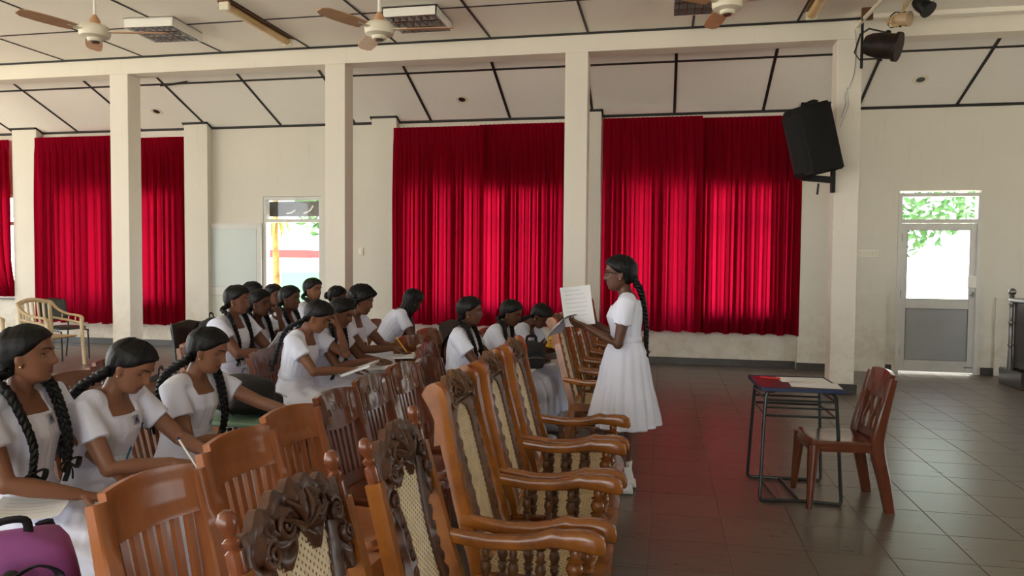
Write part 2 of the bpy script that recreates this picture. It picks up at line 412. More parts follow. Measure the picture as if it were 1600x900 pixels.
# windows behind the curtains
for n, (a, b) in enumerate(WIN):
    w = MB(); t = 0.05
    w.box((a, YW + 0.05, WZ0), (b, YW + 0.12, WZ0 + t)); w.box((a, YW + 0.05, WZ1 - t), (b, YW + 0.12, WZ1)); w.box((a, YW + 0.05, 1.98), (b, YW + 0.12, 2.04))
    k = max(2, round((b - a) / 0.6))
    for i in range(k + 1):
        x = a + (b - a) * i / k; w.box((max(a, x - 0.025), YW + 0.055, WZ0), (min(b, x + 0.025), YW + 0.115, WZ1))
    r = tag(w.build('window_%d' % (n + 1), M['alu'], smooth=0), ['window with metal grille at the far left corner', 'wide window behind the left red curtain', 'wide window behind the centre red curtain', 'wide window behind the right red curtain'][n], 'window', kind='structure')
    for i in range(k):
        x0, x1 = a + (b - a) * i / k + 0.025, a + (b - a) * (i + 1) / k - 0.025
        for z0, z1 in ((WZ0 + t, 1.98), (2.04, WZ1 - t)): MB().box((x0, YW + 0.08, z0), (x1, YW + 0.084, z1)).build('pane', M['glass'], r, 0)
    MB().box((a - 0.04, YW - 0.04, WZ0 - 0.035), (b + 0.04, YW + 0.06, WZ0 - 0.002)).build('sill', M['skirting'] if n == 0 else M['column'], r, 0)
    if n == 0:
        g = MB()
        for s in (-1, 1):
            for i in range(-9, 22):
                p = A3((a + i * 0.13, YW + 0.03, WZ0)); q = p + A3((s * 1.75 * 0.6, 0, 1.72)) if s > 0 else p + A3((-1.75 * 0.6, 0, 1.72))
                lo, hi = (p, q)
                t0, t1 = 0.0, 1.0
                for e, sg in ((a, 1), (b, -1)):
                    d = hi[0] - lo[0]
                    if sg > 0:
                        if d > 0: t0 = max(t0, (e - lo[0]) / d)
                        else: t1 = min(t1, (e - lo[0]) / d)
                    else:
                        if d > 0: t1 = min(t1, (e - lo[0]) / d)
                        else: t0 = max(t0, (e - lo[0]) / d)
                if t1 - t0 > 0.03: g.tube([lo + (hi - lo) * t0, lo + (hi - lo) * t1], 0.004, 4)
        g.build('grille', M['white_plastic'], r)

# door 1 stands open against the wall, door 2 is shut
def door_leaf(name_parent, x0, x1, y0, z1, glass, panelmat, parent, lowx=None):
    t = 0.035; s = 0.075
    f = MB().box((x0, y0, 0.02), (x0 + s, y0 + t, z1), b=0.003).box((x1 - s, y0, 0.02), (x1, y0 + t, z1), b=0.003)
    f.box((x0 + s, y0, 0.02), (x1 - s, y0 + t, 0.17)).box((x0 + s, y0, z1 - 0.085), (x1 - s, y0 + t, z1)).box((x0 + s, y0, 0.86), (x1 - s, y0 + t, 0.985))
    L = f.build('leaf_frame', M['alu'], parent)
    MB().box((x0 + s, y0 + 0.012, 0.17), (x1 - s, y0 + 0.022, 0.86)).build('lower_panel', panelmat, L, 0)
    MB().box((x0 + s, y0 + 0.012, 0.985), (x1 - s, y0 + 0.018, z1 - 0.085)).build('glass_pane', glass, L, 0)
    g = MB(); th = 0.006
    for a, b, z0, zz in ((x0 + s, x1 - s, 0.17, 0.86), (x0 + s, x1 - s, 0.985, z1 - 0.085)):
        g.box((a, y0 - 0.002, z0), (a + th, y0 + 0.012, zz)).box((b - th, y0 - 0.002, z0), (b, y0 + 0.012, zz)).box((a, y0 - 0.002, z0), (b, y0 + 0.012, z0 + th)).box((a, y0 - 0.002, zz - th), (b, y0 + 0.012, zz))
    g.build('gasket', M['steel'], L, 0)
    return L
d1 = empty('door_1', (-6.2, YW, 0), label='white aluminium door folded open flat against the wall', cat='door', kind='structure')
def local(e, mbfun): return mbfun
def door_frame(parent, a, b, h, ht, y):
    f = MB()
    for x0, x1 in ((a - 0.045, a), (b, b + 0.045)): f.box((x0, y - 0.01, 0), (x1, y + 0.1, ht + 0.045))
    f.box((a, y - 0.01, ht), (b, y + 0.1, ht + 0.045)); f.box((a, y - 0.01, h), (b, y + 0.1, h + 0.05))
    return f.build('door_frame', M['alu'], parent, 0)
door_frame(d1, 0.045, 0.99 - 0.045, 2.02, 2.37, 0.02)
lf = door_leaf('d1', -0.99, -0.01, -0.055, 2.0, M['frost'], M['door_cream'], d1)
MB().box((-0.985, -0.115, 0.98), (-0.925, -0.055, 1.25), b=0.008).build('handle', M['white_plastic'], lf)
MB().box((0.05, 0.06, 2.07), (0.94, 0.064, 2.37)).build('transom_pane', M['glass'], d1, 0)
d2 = empty('door_2', (3.07, YW, 0), label='white aluminium door with bright glass top and grey panel', cat='door', kind='structure')
door_frame(d2, 0.035, 0.98 - 0.035, 1.99, 2.34, 0.0)
lf = door_leaf('d2', 0.035, 0.945, 0.012, 1.985, M['glass'], M['door_panel'], d2)
MB().box((0.84, -0.03, 1.14), (0.945, 0.012, 1.3), b=0.006).build('lock_plate', M['white_plastic'], lf)
MB().box((0.895, -0.02, 1.02), (0.92, 0.012, 1.09), b=0.003).tube([(0.907, -0.02, 1.06), (0.907, -0.055, 1.06), (0.88, -0.06, 1.055), (0.85, -0.06, 1.05)], 0.007, 6).build('handle', M['steel'], lf)
MB().box((0.84, -0.012, 0.085), (0.93, 0.012, 0.1)).build('bolt', M['steel'], lf)
for z in (0.28, 1.05, 1.8): MB().box((0.018, -0.004, z - 0.05), (0.045, 0.012, z + 0.05), b=0.003).build('hinge', M['steel'], lf)
MB().box((0.045, 0.05, 2.04), (0.935, 0.054, 2.34)).build('transom_pane', M['glass'], d2, 0)

# switch plates
s = empty('switch_plate', (2.7, YW - 0.001, 1.585), label='white triple switch plate on wall beside the closed door', cat='switch')
MB().box((-0.13, -0.012, -0.045), (0.13, 0, 0.045), b=0.004).build('plate', M['white_plastic'], s)
for i in range(3): MB().box((-0.115 + i * 0.08, -0.018, -0.03), (-0.045 + i * 0.08, -0.011, 0.03), b=0.003).build('switch', M['old_plastic'], s)
s = empty('socket_box', (-3.72, YC, 1.5)); s.location = (-4.55, YW - 0.001, 1.57); tag(s, 'small cream switch box on wall near the open doorway', 'switch')
MB().box((-0.045, -0.02, -0.06), (0.045, 0, 0.06), b=0.004).build('plate', M['old_plastic'], s); MB().box((-0.015, -0.026, -0.025), (0.015, -0.019, 0.025), b=0.002).build('switch', M['white_plastic'], s)

# ---------------------------------------------------------------- curtains
def curtain(x0, x1, z0, z1, y, label, pleats, seed, tie=None):
    rnd = random.Random(seed); W = x1 - x0
    nx, nz = max(60, int(W * 170)), 22
    ph = [rnd.uniform(0, 6.28) for _ in range(6)]
    P = np.zeros((nz + 1, nx + 1, 3))
    for j in range(nz + 1):
        t = j / nz; z = z1 - (z1 - z0) * t
        amp = 0.014 + 0.022 * min(1, t * 3)
        for i in range(nx + 1):
            u = i / nx
            uu = u + 0.012 * math.sin(9 * u + ph[0]) + 0.006 * t * math.sin(23 * u + ph[1])
            a = 2 * math.pi * pleats * uu
            yy = amp * (math.sin(a) + 0.45 * math.sin(2.0 * a + ph[2] + t) + 0.4 * math.sin(0.37 * a + ph[3] + 0.8 * t) + 0.25 * math.sin(3.3 * a + ph[5]))
            xx = x0 + W * (u + ((0.03 + 0.012 * math.sin(0.23 * a + ph[2])) * math.sin(2 * a + 1.2) * min(1, 0.25 + t * 2)) / max(W, 0.5))
            if t < 0.055: yy = 0.016 * math.sin(a * 2) + 0.006
            zz = z + 0.012 * math.sin(0.5 * a + ph[4]) * t
            if tie:
                # drawn aside to the right edge and gathered at the tie
                zt = tie; k = max(0.0, min(1.0, (z1 - z) / (z1 - zt))); k = k ** 6
                f = 1 - 0.87 * k
                xx = x1 - (x1 - xx) * f; yy *= (1 + 0.6 * k)
            P[j, i] = (xx, y + yy, zz)
    o = MB().grid(P).build('curtain', M['curtain'], None, 180)
    return tag(o, label, 'curtain', 'red curtains along the far wall')
YK = YW - 0.16
curtain(-0.855, 0.50, 0.49, 3.445, YK - 0.06, 'bright red curtain right behind the standing girl', 11, 1)
curtain(0.42, 1.84, 0.47, 3.435, YK + 0.05, 'bright red curtain hanging below the black loudspeaker', 12, 2)
curtain(-3.95, -2.56, 0.49, 3.40, YK - 0.06, 'bright red curtain right of the column near the open doorway', 11, 3)
curtain(-2.66, -1.33, 0.49, 3.43, YK + 0.05, 'bright red curtain just left of the centre column', 11, 4)
curtain(-10.2, -8.75, 0.37, 3.41, YK - 0.06, 'dark red curtain left of the left column, above cream armchair', 11, 5)
curtain(-8.85, -7.48, 0.36, 3.38, YK + 0.05, 'dark red curtain behind the left column', 11, 6)
curtain(-12.4, -10.76, 0.78, 3.40, YK, 'red curtain drawn aside at the far left edge', 12, 7, tie=0.82)
for a, b, L in ((-0.9, 1.9, 'right'), (-4.0, -1.28, 'centre'), (-10.24, -7.42, 'left'), (-12.9, -10.72, 'far left')):
    r = MB().tube([(a, YK + 0.125, 3.40), (b, YK + 0.125, 3.40)], 0.012, 8)
    tag(r.build('curtain_rail', M['white_plastic']), 'white rail behind the %s red curtains' % L, 'curtain rail', 'curtain rails')

# ---------------------------------------------------------------- outside the doors
M['leaf'] = mat('leaf_green', srgb(80, 130, 66), 0.6, col2=srgb(44, 90, 44), nscale=3)
M['leaf_y'] = mat('leaf_yellow_green', srgb(150, 150, 50), 0.6, col2=srgb(130, 150, 50), nscale=3)
M['bark'] = mat('pale_bark', srgb(170, 132, 70), 0.8, col2=srgb(110, 80, 44), nscale=7)
def leaf_ball(c, r, n, size, seed):
    rnd = np.random.RandomState(seed); mb = MB(); V = []; F = []
    for k in range(n):
        d = nrm(rnd.randn(3)); p = A3(c) + d * A3(r) * (0.55 + 0.45 * rnd.rand()); a = nrm(rnd.randn(3)); b = nrm(np.cross(a, rnd.randn(3))); s_ = size * (0.6 + 0.8 * rnd.rand())
        i = len(V); V += [p - a * s_, p + b * s_ * 0.35, p + a * s_, p - b * s_ * 0.35]; F.append((i, i + 1, i + 2, i + 3))
    return mb.add(A3(V), F)
pm = empty('palm_tree', (-7.65, 13.6, -0.15), 0, 'yellowish palm trunk outside the open doorway', 'tree')
MB().tube([(0, 0, 0), (0.03, 0, 1.0), (0.0, 0, 2.05), (0.02, 0, 3.0)], [0.085, 0.07, 0.06, 0.05], 10).build('trunk', M['bark'], pm)
fm = MB()
for k in range(11):
    a = k * 2 * math.pi / 11; 
    pts = catmull([(0, 0, 2.3), (0.12 * math.cos(a), 0.12 * math.sin(a), 2.4), (0.27 * math.cos(a), 0.27 * math.sin(a), 2.3), (0.36 * math.cos(a), 0.36 * math.sin(a), 2.05)], 4); fm.tube(pts, [(0.025 * math.sin(math.pi * (i + 1) / 15) + 0.004, 0.004) for i in range(13)], 4)
fm.build('fronds', M['leaf_y'], pm, 60)
for loc, r, L, sd in (((-7.3, 17.5, 0.0), 2.0, 'green tree outside the open doorway at upper right', 3), ((5.4, 19.5, -0.15), 2.6, 'pale green tree outside the closed glass door', 4), ((10.8, 22.5, -0.15), 2.3, 'green bushy tree far outside behind the closed glass door', 5)):
    t = empty('leafy_tree', loc, 0, L, 'tree', 'trees in the yard')
    MB().tube(catmull([(0, 0, 0), (0.1, 0.05, 1.2), (0.0, 0.0, 2.6)], 4), [0.16, 0.15, 0.14, 0.13, 0.12, 0.11, 0.1, 0.09, 0.08], 8).build('trunk', M['bark'], t)
    leaf_ball((0, 0, 1.2 + r), (r, r, r * 0.8), 1600, 0.16, sd).build('crown', M['leaf'], t, 0)
hb = empty('low_building', (-11.5, 26, -0.15), 0, 'low white building with red roof outside the open doorway', 'building')
M['ext_white'] = mat('white_render', srgb(232, 228, 220), 0.8); M['roof_red'] = mat('red_roof', srgb(170, 44, 44), 0.7); M['ext_green'] = mat('green_board', srgb(84, 150, 104), 0.6)
MB().box((-6, 0, 0), (5, 4, 1.6)).build('wall', M['ext_white'], hb, 0)
MB().box((-6.2, -0.3, 1.6), (-1.7, 4.2, 1.9)).build('roof_band', M['roof_red'], hb, 0)
gb = tag(MB().box((-9.75, 17.6, -0.15), (-8.6, 17.75, 1.1), b=0.02).build('notice_board', M['ext_green']), 'pale green board outside the open doorway', 'board')
ab = empty('sign_board', (-5.7, YW + 0.20, 2.0), 0, 'dark awning board seen through the transom over the open doorway', 'board')
MB().box((-0.75, 0.0, 0.12), (0.38, 0.04, 0.36)).build('board', M['skirting'], ab, 0)
sq = MB()
sq.tube(catmull([(-0.2, -0.008, 0.17), (-0.12, -0.008, 0.18), (-0.05, -0.008, 0.22)], 5), 0.012, 6); sq.tube(catmull([(0.1, -0.008, 0.17), (0.2, -0.008, 0.21), (0.26, -0.008, 0.29)], 5), 0.013, 6)
sq.build('white_mark', M['white_plastic'], ab, 60)
yw = tag(MB().box((1.5, 15.5, -0.15), (14, 15.7, 0.85), b=0.02).build('yard_wall', M['ext_white']), 'low white yard wall outside the closed glass door', 'wall')
# ---------------------------------------------------------------- furniture materials
M['gold'] = wood_mat('golden_varnished_wood', srgb(88, 44, 14), srgb(170, 104, 42), 0.22, 8)
M['red_wood'] = wood_mat('reddish_varnished_wood', srgb(74, 34, 18), srgb(140, 78, 44), 0.25, 8)
M['carved'] = wood_mat('dark_carved_wood', srgb(44, 23, 15), srgb(96, 58, 38), 0.4, 14, (1, 1, 1), 0.08)
M['carved_lt'] = wood_mat('brown_carved_wood', srgb(62, 35, 20), srgb(116, 78, 48), 0.38, 14, (1, 1, 1), 0.1)
M['cane_white'] = mat('pale_cane', srgb(236, 226, 196), 0.5, col2=srgb(222, 206, 170), nscale=30)
M['cane_tan'] = mat('tan_cane', srgb(214, 194, 156), 0.5, col2=srgb(196, 172, 130), nscale=30)
M['pl_lt'] = wood_mat('light_brown_plastic', srgb(140, 80, 44), srgb(172, 108, 64), 0.28, 5, (1, 1, 0.2), 0.2, 0.02)
M['pl_dk'] = wood_mat('dark_brown_plastic', srgb(86, 42, 24), srgb(128, 72, 46), 0.16, 5, (1, 1, 0.2), 0.5, 0.02)
M['pl_md'] = wood_mat('middle_brown_plastic', srgb(100, 56, 28), srgb(142, 88, 50), 0.22, 5, (1, 1, 0.2), 0.35, 0.02)
M['pl_red'] = wood_mat('red_brown_plastic', srgb(74, 33, 19), srgb(112, 58, 36), 0.2, 5, (1, 1, 0.2), 0.4, 0.02)
M['cream'] = mat('cream_plastic', srgb(200, 178, 138), 0.35, col2=srgb(186, 160, 118), nscale=5)
M['vinyl_green'] = mat('dark_green_vinyl', srgb(52, 62, 54), 0.4, bump=0.1, bscale=120)
M['vinyl_brown'] = mat('dark_brown_vinyl', srgb(44, 32, 27), 0.42, bump=0.1, bscale=120)
M['vinyl_red'] = mat('red_vinyl', srgb(120, 26, 24), 0.4)
M['seat_green'] = mat('pale_green_plastic', srgb(122, 152, 128), 0.35)
M['tube_dark'] = mat('dark_grey_tube', srgb(58, 62, 62), 0.35, metal=0.6)

def cane_mesh(name, inside, u0, u1, v0, v1, p, mt, fr, wave=0.0):
    """woven cane as a lattice with real eyelets; fr(u, v, w) maps to the chair"""
    mb = MB(); vid = {}; V = []; F = []
    nu, nv = int((u1 - u0) / p), int((v1 - v0) / p)
    def vert(i, j, key):
        if key not in vid: vid[key] = len(V); V.append(fr(i, j, 0.0015 * (1 if (round(i / p) + round(j / p)) % 2 else -1)))
        return vid[key]
    for i in range(nu):
        for j in range(nv):
            a, b = u0 + i * p, v0 + j * p
            if not inside(a + p / 2, b + p / 2): continue
            c = [vert(a, b, (i, j)), vert(a + p, b, (i + 1, j)), vert(a + p, b + p, (i + 1, j + 1)), vert(a, b + p, (i, j + 1))]
            if (i + j) % 2:
                h = 0.36
                cx, cy = a + p / 2, b + p / 2
                k = len(V)
                for q in ((0, -1.25), (0.8, 0), (0, 1.25), (-0.8, 0)): V.append(fr(cx + q[0] * h * p, cy + q[1] * h * p, 0))
                for q in range(4):
                    n = (q + 1) % 4
                    F.append((c[q], c[n], k + q)); F.append((c[n], k + n, k + q))
            else: F.append(tuple(c))
    return mb.add(A3(V), F).mesh(name, mt, 180)

def spindle_prof(L, r, beads=2):
    out = [(r * 0.6, 0)]
    for t, k in ((0.03, 1.15), (0.07, 0.62), (0.12, 0.6), (0.2, 1.0), (0.27, 0.7), (0.3, 1.1), (0.34, 0.65), (0.5, 1.15), (0.62, 0.95), (0.66, 0.6), (0.7, 1.15), (0.74, 0.65), (0.85, 0.85), (0.93, 0.6), (0.97, 1.1), (1.0, 0.6)):
        out.append((r * k, L * t))
    return out
def between(prof_fun, a, b, n=10):
    a, b = A3(a), A3(b); L = np.linalg.norm(b - a); z = (b - a) / L
    x = nrm(np.cross((0, 1, 0), z)) if abs(z[1]) < 0.9 else A3((1, 0, 0)); y = np.cross(z, x)
    return MB().lathe(prof_fun(L), a, n, np.array([x, y, z]).T)

def armchair(kind):
    """carved high-back armchair with cane seat and back, faces +x"""
    T = 'finial' if kind == 1 else 'ear'
    post_m = M['red_wood'] if kind == 1 else M['gold']
    carve_m = M['carved'] if kind == 1 else M['carved_lt']
    cane_m = M['cane_white'] if kind == 1 else M['cane_tan']
    r = empty('carved_armchair')
    B = nrm(A3((-0.155, 0, 0.60))); N = A3((B[2], 0, -B[0])); base = A3((-0.21, 0, 0.43))
    fr = lambda u, v, w: base + B * v + N * w + A3((0, u, 0))
    H = 0.505 if kind == 1 else 0.585
    for s in (-1, 1):
        P = [(-0.30, s * 0.245, 0.0), (-0.235, s * 0.245, 0.25), (-0.21, s * 0.24, 0.43)] + [tuple(fr(s * (0.24 - 0.028 * t), H * t, 0)) for t in (0.3, 0.65, 0.97)]
        MB().tube(catmull(P, 4), [(0.017, 0.02) if kind == 1 else (0.02, 0.023)] * 21, up=(1, 0, 0), sq=True).build('back_post', M['gold'], r)
        if kind == 1:
            o = fr(s * 0.213, H * 0.96, 0)
            MB().lathe([(0.015, 0), (0.017, 0.005), (0.017, 0.045), (0.010, 0.05), (0.017, 0.06), (0.017, 0.066), (0.009, 0.072), (0.013, 0.08), (0.019, 0.094), (0.019, 0.106), (0.012, 0.118), (0.003, 0.122)], o, 14, roty(math.atan2(B[0], B[2]))).build('finial', M['red_wood'], r)
        else:
            poly = [(-0.045, -0.16), (-0.028, -0.16), (0.025, -0.15), (0.028, -0.07), (0.035, -0.02), (0.03, 0.02), (0.01, 0.042), (-0.02, 0.04), (-0.045, 0.015), (-0.03, -0.03), (-0.022, -0.08)]
            mb = MB()
            a = [fr(s * 0.19, H + 0.02 + q, p) for p, q in poly]; b = [fr(s * 0.24, H + 0.02 + q, p) for p, q in poly]
            n = len(poly); mb.add(A3(a + b), [tuple(range(n)), tuple(range(n, 2 * n))[::-1]] + [(i, (i + 1) % n, n + (i + 1) % n, n + i) for i in range(n)])
            mb.build('ear', M['gold'], r, 50)
    # cane outline
    v0, v1 = (-0.03, 0.47) if kind == 1 else (-0.05, 0.54)
    def hw(v):
        t = (v - v0) / (v1 - v0)
        if kind == 1: return 0.098 + 0.022 * math.cos(2 * math.pi * (t - 0.05)) * (0.4 + 0.6 * t)
        e = min(1.0, min(t, 1 - t) / 0.16)
        return (0.088 + 0.014 * t) * math.sqrt(max(0.0, 1 - (1 - e) ** 2))
    def top(u): return v1 + (0.03 * math.cos(u * 52) - 0.012 if kind == 1 else 0)
    me = cane_mesh('back_cane', lambda u, v: abs(u) < hw(v) + 0.004 and v0 < v < top(u), -0.14, 0.14, v0, v1 + 0.04, 0.0105, cane_m, fr)
    link('back_cane', me, r)
    # carved inner stiles
    for s in (-1, 1):
        rings = []
        for k in range(25):
            v = v0 + (v1 - v0) * k / 24; a = max(hw(v) - 0.004, 0.004); b = 0.222
            if kind == 2: b = max(0.165 + 0.008 * math.sin(v * 60), a + 0.015)
            else: b = min(a + 0.05 + 0.006 * math.sin(v * 70), 0.215)
            rings.append([fr(s * a, v, -0.011), fr(s * b, v, -0.011), fr(s * b, v, 0.008), fr(s * (a + b) / 2, v, 0.017 + 0.004 * math.sin(v * 110)), fr(s * a, v, 0.008)])
        st = MB().loft(rings).build('inner_stile', carve_m, r, 40)
        bd = MB()
        for k in range(9):
            v = v0 + 0.05 + (v1 - v0 - 0.12) * k / 8; bd.ball(fr(s * (hw(v) + 0.028), v, 0.012), (0.009, 0.009, 0.02), 8, 5)
        bd.build('bead_row', carve_m, st, 180)
    # lower back rail
    MB().box((-0.02, -0.23, -0.03), (0.02, 0.23, 0.03), R=roty(math.atan2(B[0], B[2])), o=fr(0, 0.0, 0), b=0.006).build('back_rail', M['gold'], r)
    # crest: pierced-looking scroll board with relief
    cw = 0.196
    def ctop(u): return 0.062 + 0.055 * math.cos(math.pi * u / 0.43) + 0.010 * math.cos(u * 95) * (1 if abs(u) < 0.17 else 0.3) if kind == 1 else 0.055 + 0.05 * math.cos(math.pi * u / 0.43) + 0.012 * math.cos(u * 70)
    def cbot(u):
        if kind == 1: return (0.03 * math.cos(u * 52) - 0.014 if abs(u) < 0.12 else -0.02 - 0.12 * min(1, (abs(u) - 0.12) / 0.06))
        return -0.0 - 0.055 * max(0, (abs(u) - 0.05) / 0.15)
    c0 = v1 + 0.005
    nU, nV = 56, 20; P = np.zeros((nV + 1, nU + 1, 3)); Q = P.copy()
    for i in range(nU + 1):
        u = -cw + 2 * cw * i / nU
        for j in range(nV + 1):
            t = j / nV; v = cbot(u) + (ctop(u) - cbot(u)) * t
            h = 0.0
            au = abs(u)
            for cxx, cyy, ph in ((0.075, 0.055, 0), (0.15, 0.015, 2.0), (0.165, -0.06, 4.0)):
                dx, dy = au - cxx, v - cyy; rr = math.hypot(dx, dy); an = math.atan2(dy, dx)
                h += math.exp(-(rr / 0.05) ** 2) * math.cos(2 * an - rr * 190 + ph)
            dx, dy = au, v - 0.02; an = math.atan2(dy, dx + 1e-6); rr = math.hypot(dx, dy)
            h += 0.9 * math.exp(-((rr - 0.055) / 0.05) ** 2) * math.cos(an * 9)
            edge = min(t, 1 - t, (cw - au) / 0.1) * 4
            w = 0.008 + 0.013 * h * min(1, edge) + 0.01 * min(1, edge)
            P[j, i] = fr(u, c0 + v, w); Q[j, i] = fr(u, c0 + v, -0.012)
    mb = MB().grid(P); mb.grid(Q[::-1])
    n1 = (nU + 1) * (nV + 1)
    rim = [(0, i) for i in range(nU + 1)] + [(j, nU) for j in range(1, nV + 1)] + [(nV, i) for i in range(nU - 1, -1, -1)] + [(j, 0) for j in range(nV - 1, 0, -1)]
    rp = [P[j, i] for j, i in rim] ; rq = [Q[j, i] for j, i in rim]; k = len(rim)
    mb.add(A3(rp + rq), [(i, k + i, k + (i + 1) % k, (i + 1) % k) for i in range(k)])
    cr = mb.build('crest', carve_m, r, 60)
    sc = MB()
    for s in (-1, 1):
        for cxx, cyy, R0, turns, dr in ((0.07, 0.05, 0.032, 1.7, 1), (0.135, 0.012, 0.028, 1.6, -1), (0.165, -0.05, 0.022, 1.4, 1)) if kind == 1 else ((0.06, 0.045, 0.03, 1.6, 1), (0.13, 0.015, 0.028, 1.6, -1)):
            pts = []
            for q in range(22):
                t = q / 21; a = dr * (t * turns * 2 * math.pi) + (math.pi * 0.7); rr = R0 * (1 - 0.8 * t)
                pts.append(fr(s * (cxx + rr * math.cos(a)), c0 + cyy + rr * math.sin(a), 0.021 + 0.006 * t))
            sc.tube(pts, [0.0075 * (1 - 0.4 * q / 21) for q in range(22)], 6)
    for a in (-1.0, -0.5, 0, 0.5, 1.0):
        pts = [fr(math.sin(a) * q * 0.085, c0 + 0.015 + math.cos(a) * q * 0.085, 0.018 + 0.012 * math.sin(math.pi * q)) for q in np.linspace(0.05, 1, 8)]
        sc.tube(pts, [(0.002 + 0.011 * math.sin(math.pi * min(1, q * 0.9 + 0.08)), 0.006) for q in np.linspace(0, 1, 8)], 8)
    sc.build('scrollwork', carve_m, cr, 60)
    # arms
    for s in (-1, 1):
        px = [-0.27, -0.2, -0.12, -0.03, 0.03, 0.075, 0.105, 0.155, 0.205, 0.232, 0.24]
        zc = [0.615, 0.605, 0.595, 0.598, 0.608, 0.622, 0.618, 0.618, 0.612, 0.603, 0.598]
        th = [0.021, 0.021, 0.022, 0.022, 0.024, 0.028, 0.026, 0.031, 0.033, 0.026, 0.012]
        wd = [0.02, 0.02, 0.022, 0.024, 0.027, 0.03, 0.03, 0.032, 0.032, 0.027, 0.014]
        yy = [0.235, 0.238, 0.242, 0.243, 0.243, 0.243, 0.243, 0.243, 0.243, 0.243, 0.243]
        rings = []
        for x, z, t, w, y in zip(px, zc, th, wd, yy):
            rings.append([(x, s * y + w * math.copysign(abs(math.cos(a)) ** 0.55, math.cos(a)), z + t * math.copysign(abs(math.sin(a)) ** 0.55, math.sin(a))) for a in np.linspace(0, 2 * math.pi, 16, endpoint=False)])
        MB().loft(rings).build('arm', M['gold'], r, 50)
        for x in (-0.13, -0.045, 0.04): between(lambda L: spindle_prof(L, 0.016), (x, s * 0.24, 0.44), (x, s * 0.243, 0.585)).build('spindle', M['carved_lt'], r, 60)
        between(lambda L: spindle_prof(L, 0.025), (0.14, s * 0.24, 0.45), (0.15, s * 0.243, 0.60), 12).build('arm_support', M['gold'], r, 60)
        between(lambda L: [(0.02, 0), (0.024, 0.02), (0.018, 0.05), (0.027, 0.12), (0.02, 0.2), (0.028, 0.24), (0.028, L)], (0.15, s * 0.245, 0.0), (0.14, s * 0.245, 0.39), 12).build('front_leg', M['gold'], r, 60)
        MB().box((-0.22, s * 0.245 - 0.018, 0.39), (0.15, s * 0.245 + 0.018, 0.445), b=0.006).build('side_rail', M['gold'], r)
        between(lambda L: spindle_prof(L, 0.014), (-0.25, s * 0.245, 0.17), (0.15, s * 0.245, 0.17)).build('stretcher', M['gold'], r, 60)
    # curved front rail, rear rail
    fp = [(0.145 + 0.045 * math.cos(math.pi * y / 0.52), y, 0.415) for y in np.linspace(-0.245, 0.245, 13)]
    MB().tube(fp, [(0.022, 0.028)] * 13, up=(0, 0, 1), sq=True).build('front_rail', M['gold'], r, 40)
    MB().box((-0.235, -0.23, 0.39), (-0.2, 0.23, 0.445), b=0.005).build('rear_rail', M['gold'], r)
    between(lambda L: spindle_prof(L, 0.015), (0.0, -0.24, 0.17), (0.0, 0.24, 0.17)).build('stretcher', M['gold'], r, 60)
    sf = lambda u, v, w: A3((v, u, 0.443 + w - 0.012 * (1 - (u / 0.25) ** 2) * (1 - (v / 0.24) ** 2)))
    me = cane_mesh('seat_cane', lambda u, v: v < 0.15 + 0.045 * math.cos(math.pi * u / 0.52), -0.236, 0.236, -0.21, 0.28, 0.0125, cane_m, sf)
    link('seat_cane', me, r)
    return r

def put(root, x, y, rz, label, first=[]):
    """use the prototype itself the first time, then copies"""
    o = root if id(root) not in USED else copy_tree(root)
    USED.add(id(root)); o.location = (x, y, 0); o.rotation_euler = (0, 0, rz)
    o['label'] = label; return o
USED = set(); KEEP = []
AC1, AC2 = armchair(1), armchair(2)
KEEP += [AC1, AC2]
D = math.radians
for pr in (AC1, AC2): tag(pr, None, 'armchair', 'carved cane armchairs in the front row')
put(AC1, -0.40, 1.385, D(0), 'nearest carved armchair, dark crest cut by the bottom edge of the picture')
put(AC1, -0.38, 1.955, D(3), 'carved armchair with ball finials and pale cane, second nearest')
put(AC2, -0.37, 2.555, D(1), 'carved armchair with tan oval cane back, third from the front')
put(AC2, -0.375, 3.12, D(3), 'carved armchair mostly hidden behind the tan oval cane one')
put(AC2, -0.385, 3.685, D(2), 'carved armchair just in front of the standing girl, beside the gap')
for i, (y, L) in enumerate(((5.43, 'carved armchair whose back is touched by the grey paper'), (6.02, 'carved armchair second behind the standing girl'), (6.62, 'carved armchair third behind the standing girl'), (7.24, 'carved armchair fourth behind the standing girl'), (7.9, 'carved armchair nearest the centre column'))):
    put(AC2, -0.40 - 0.005 * i, y, D((-2, 1, 0, 2, -1)[i]), L)

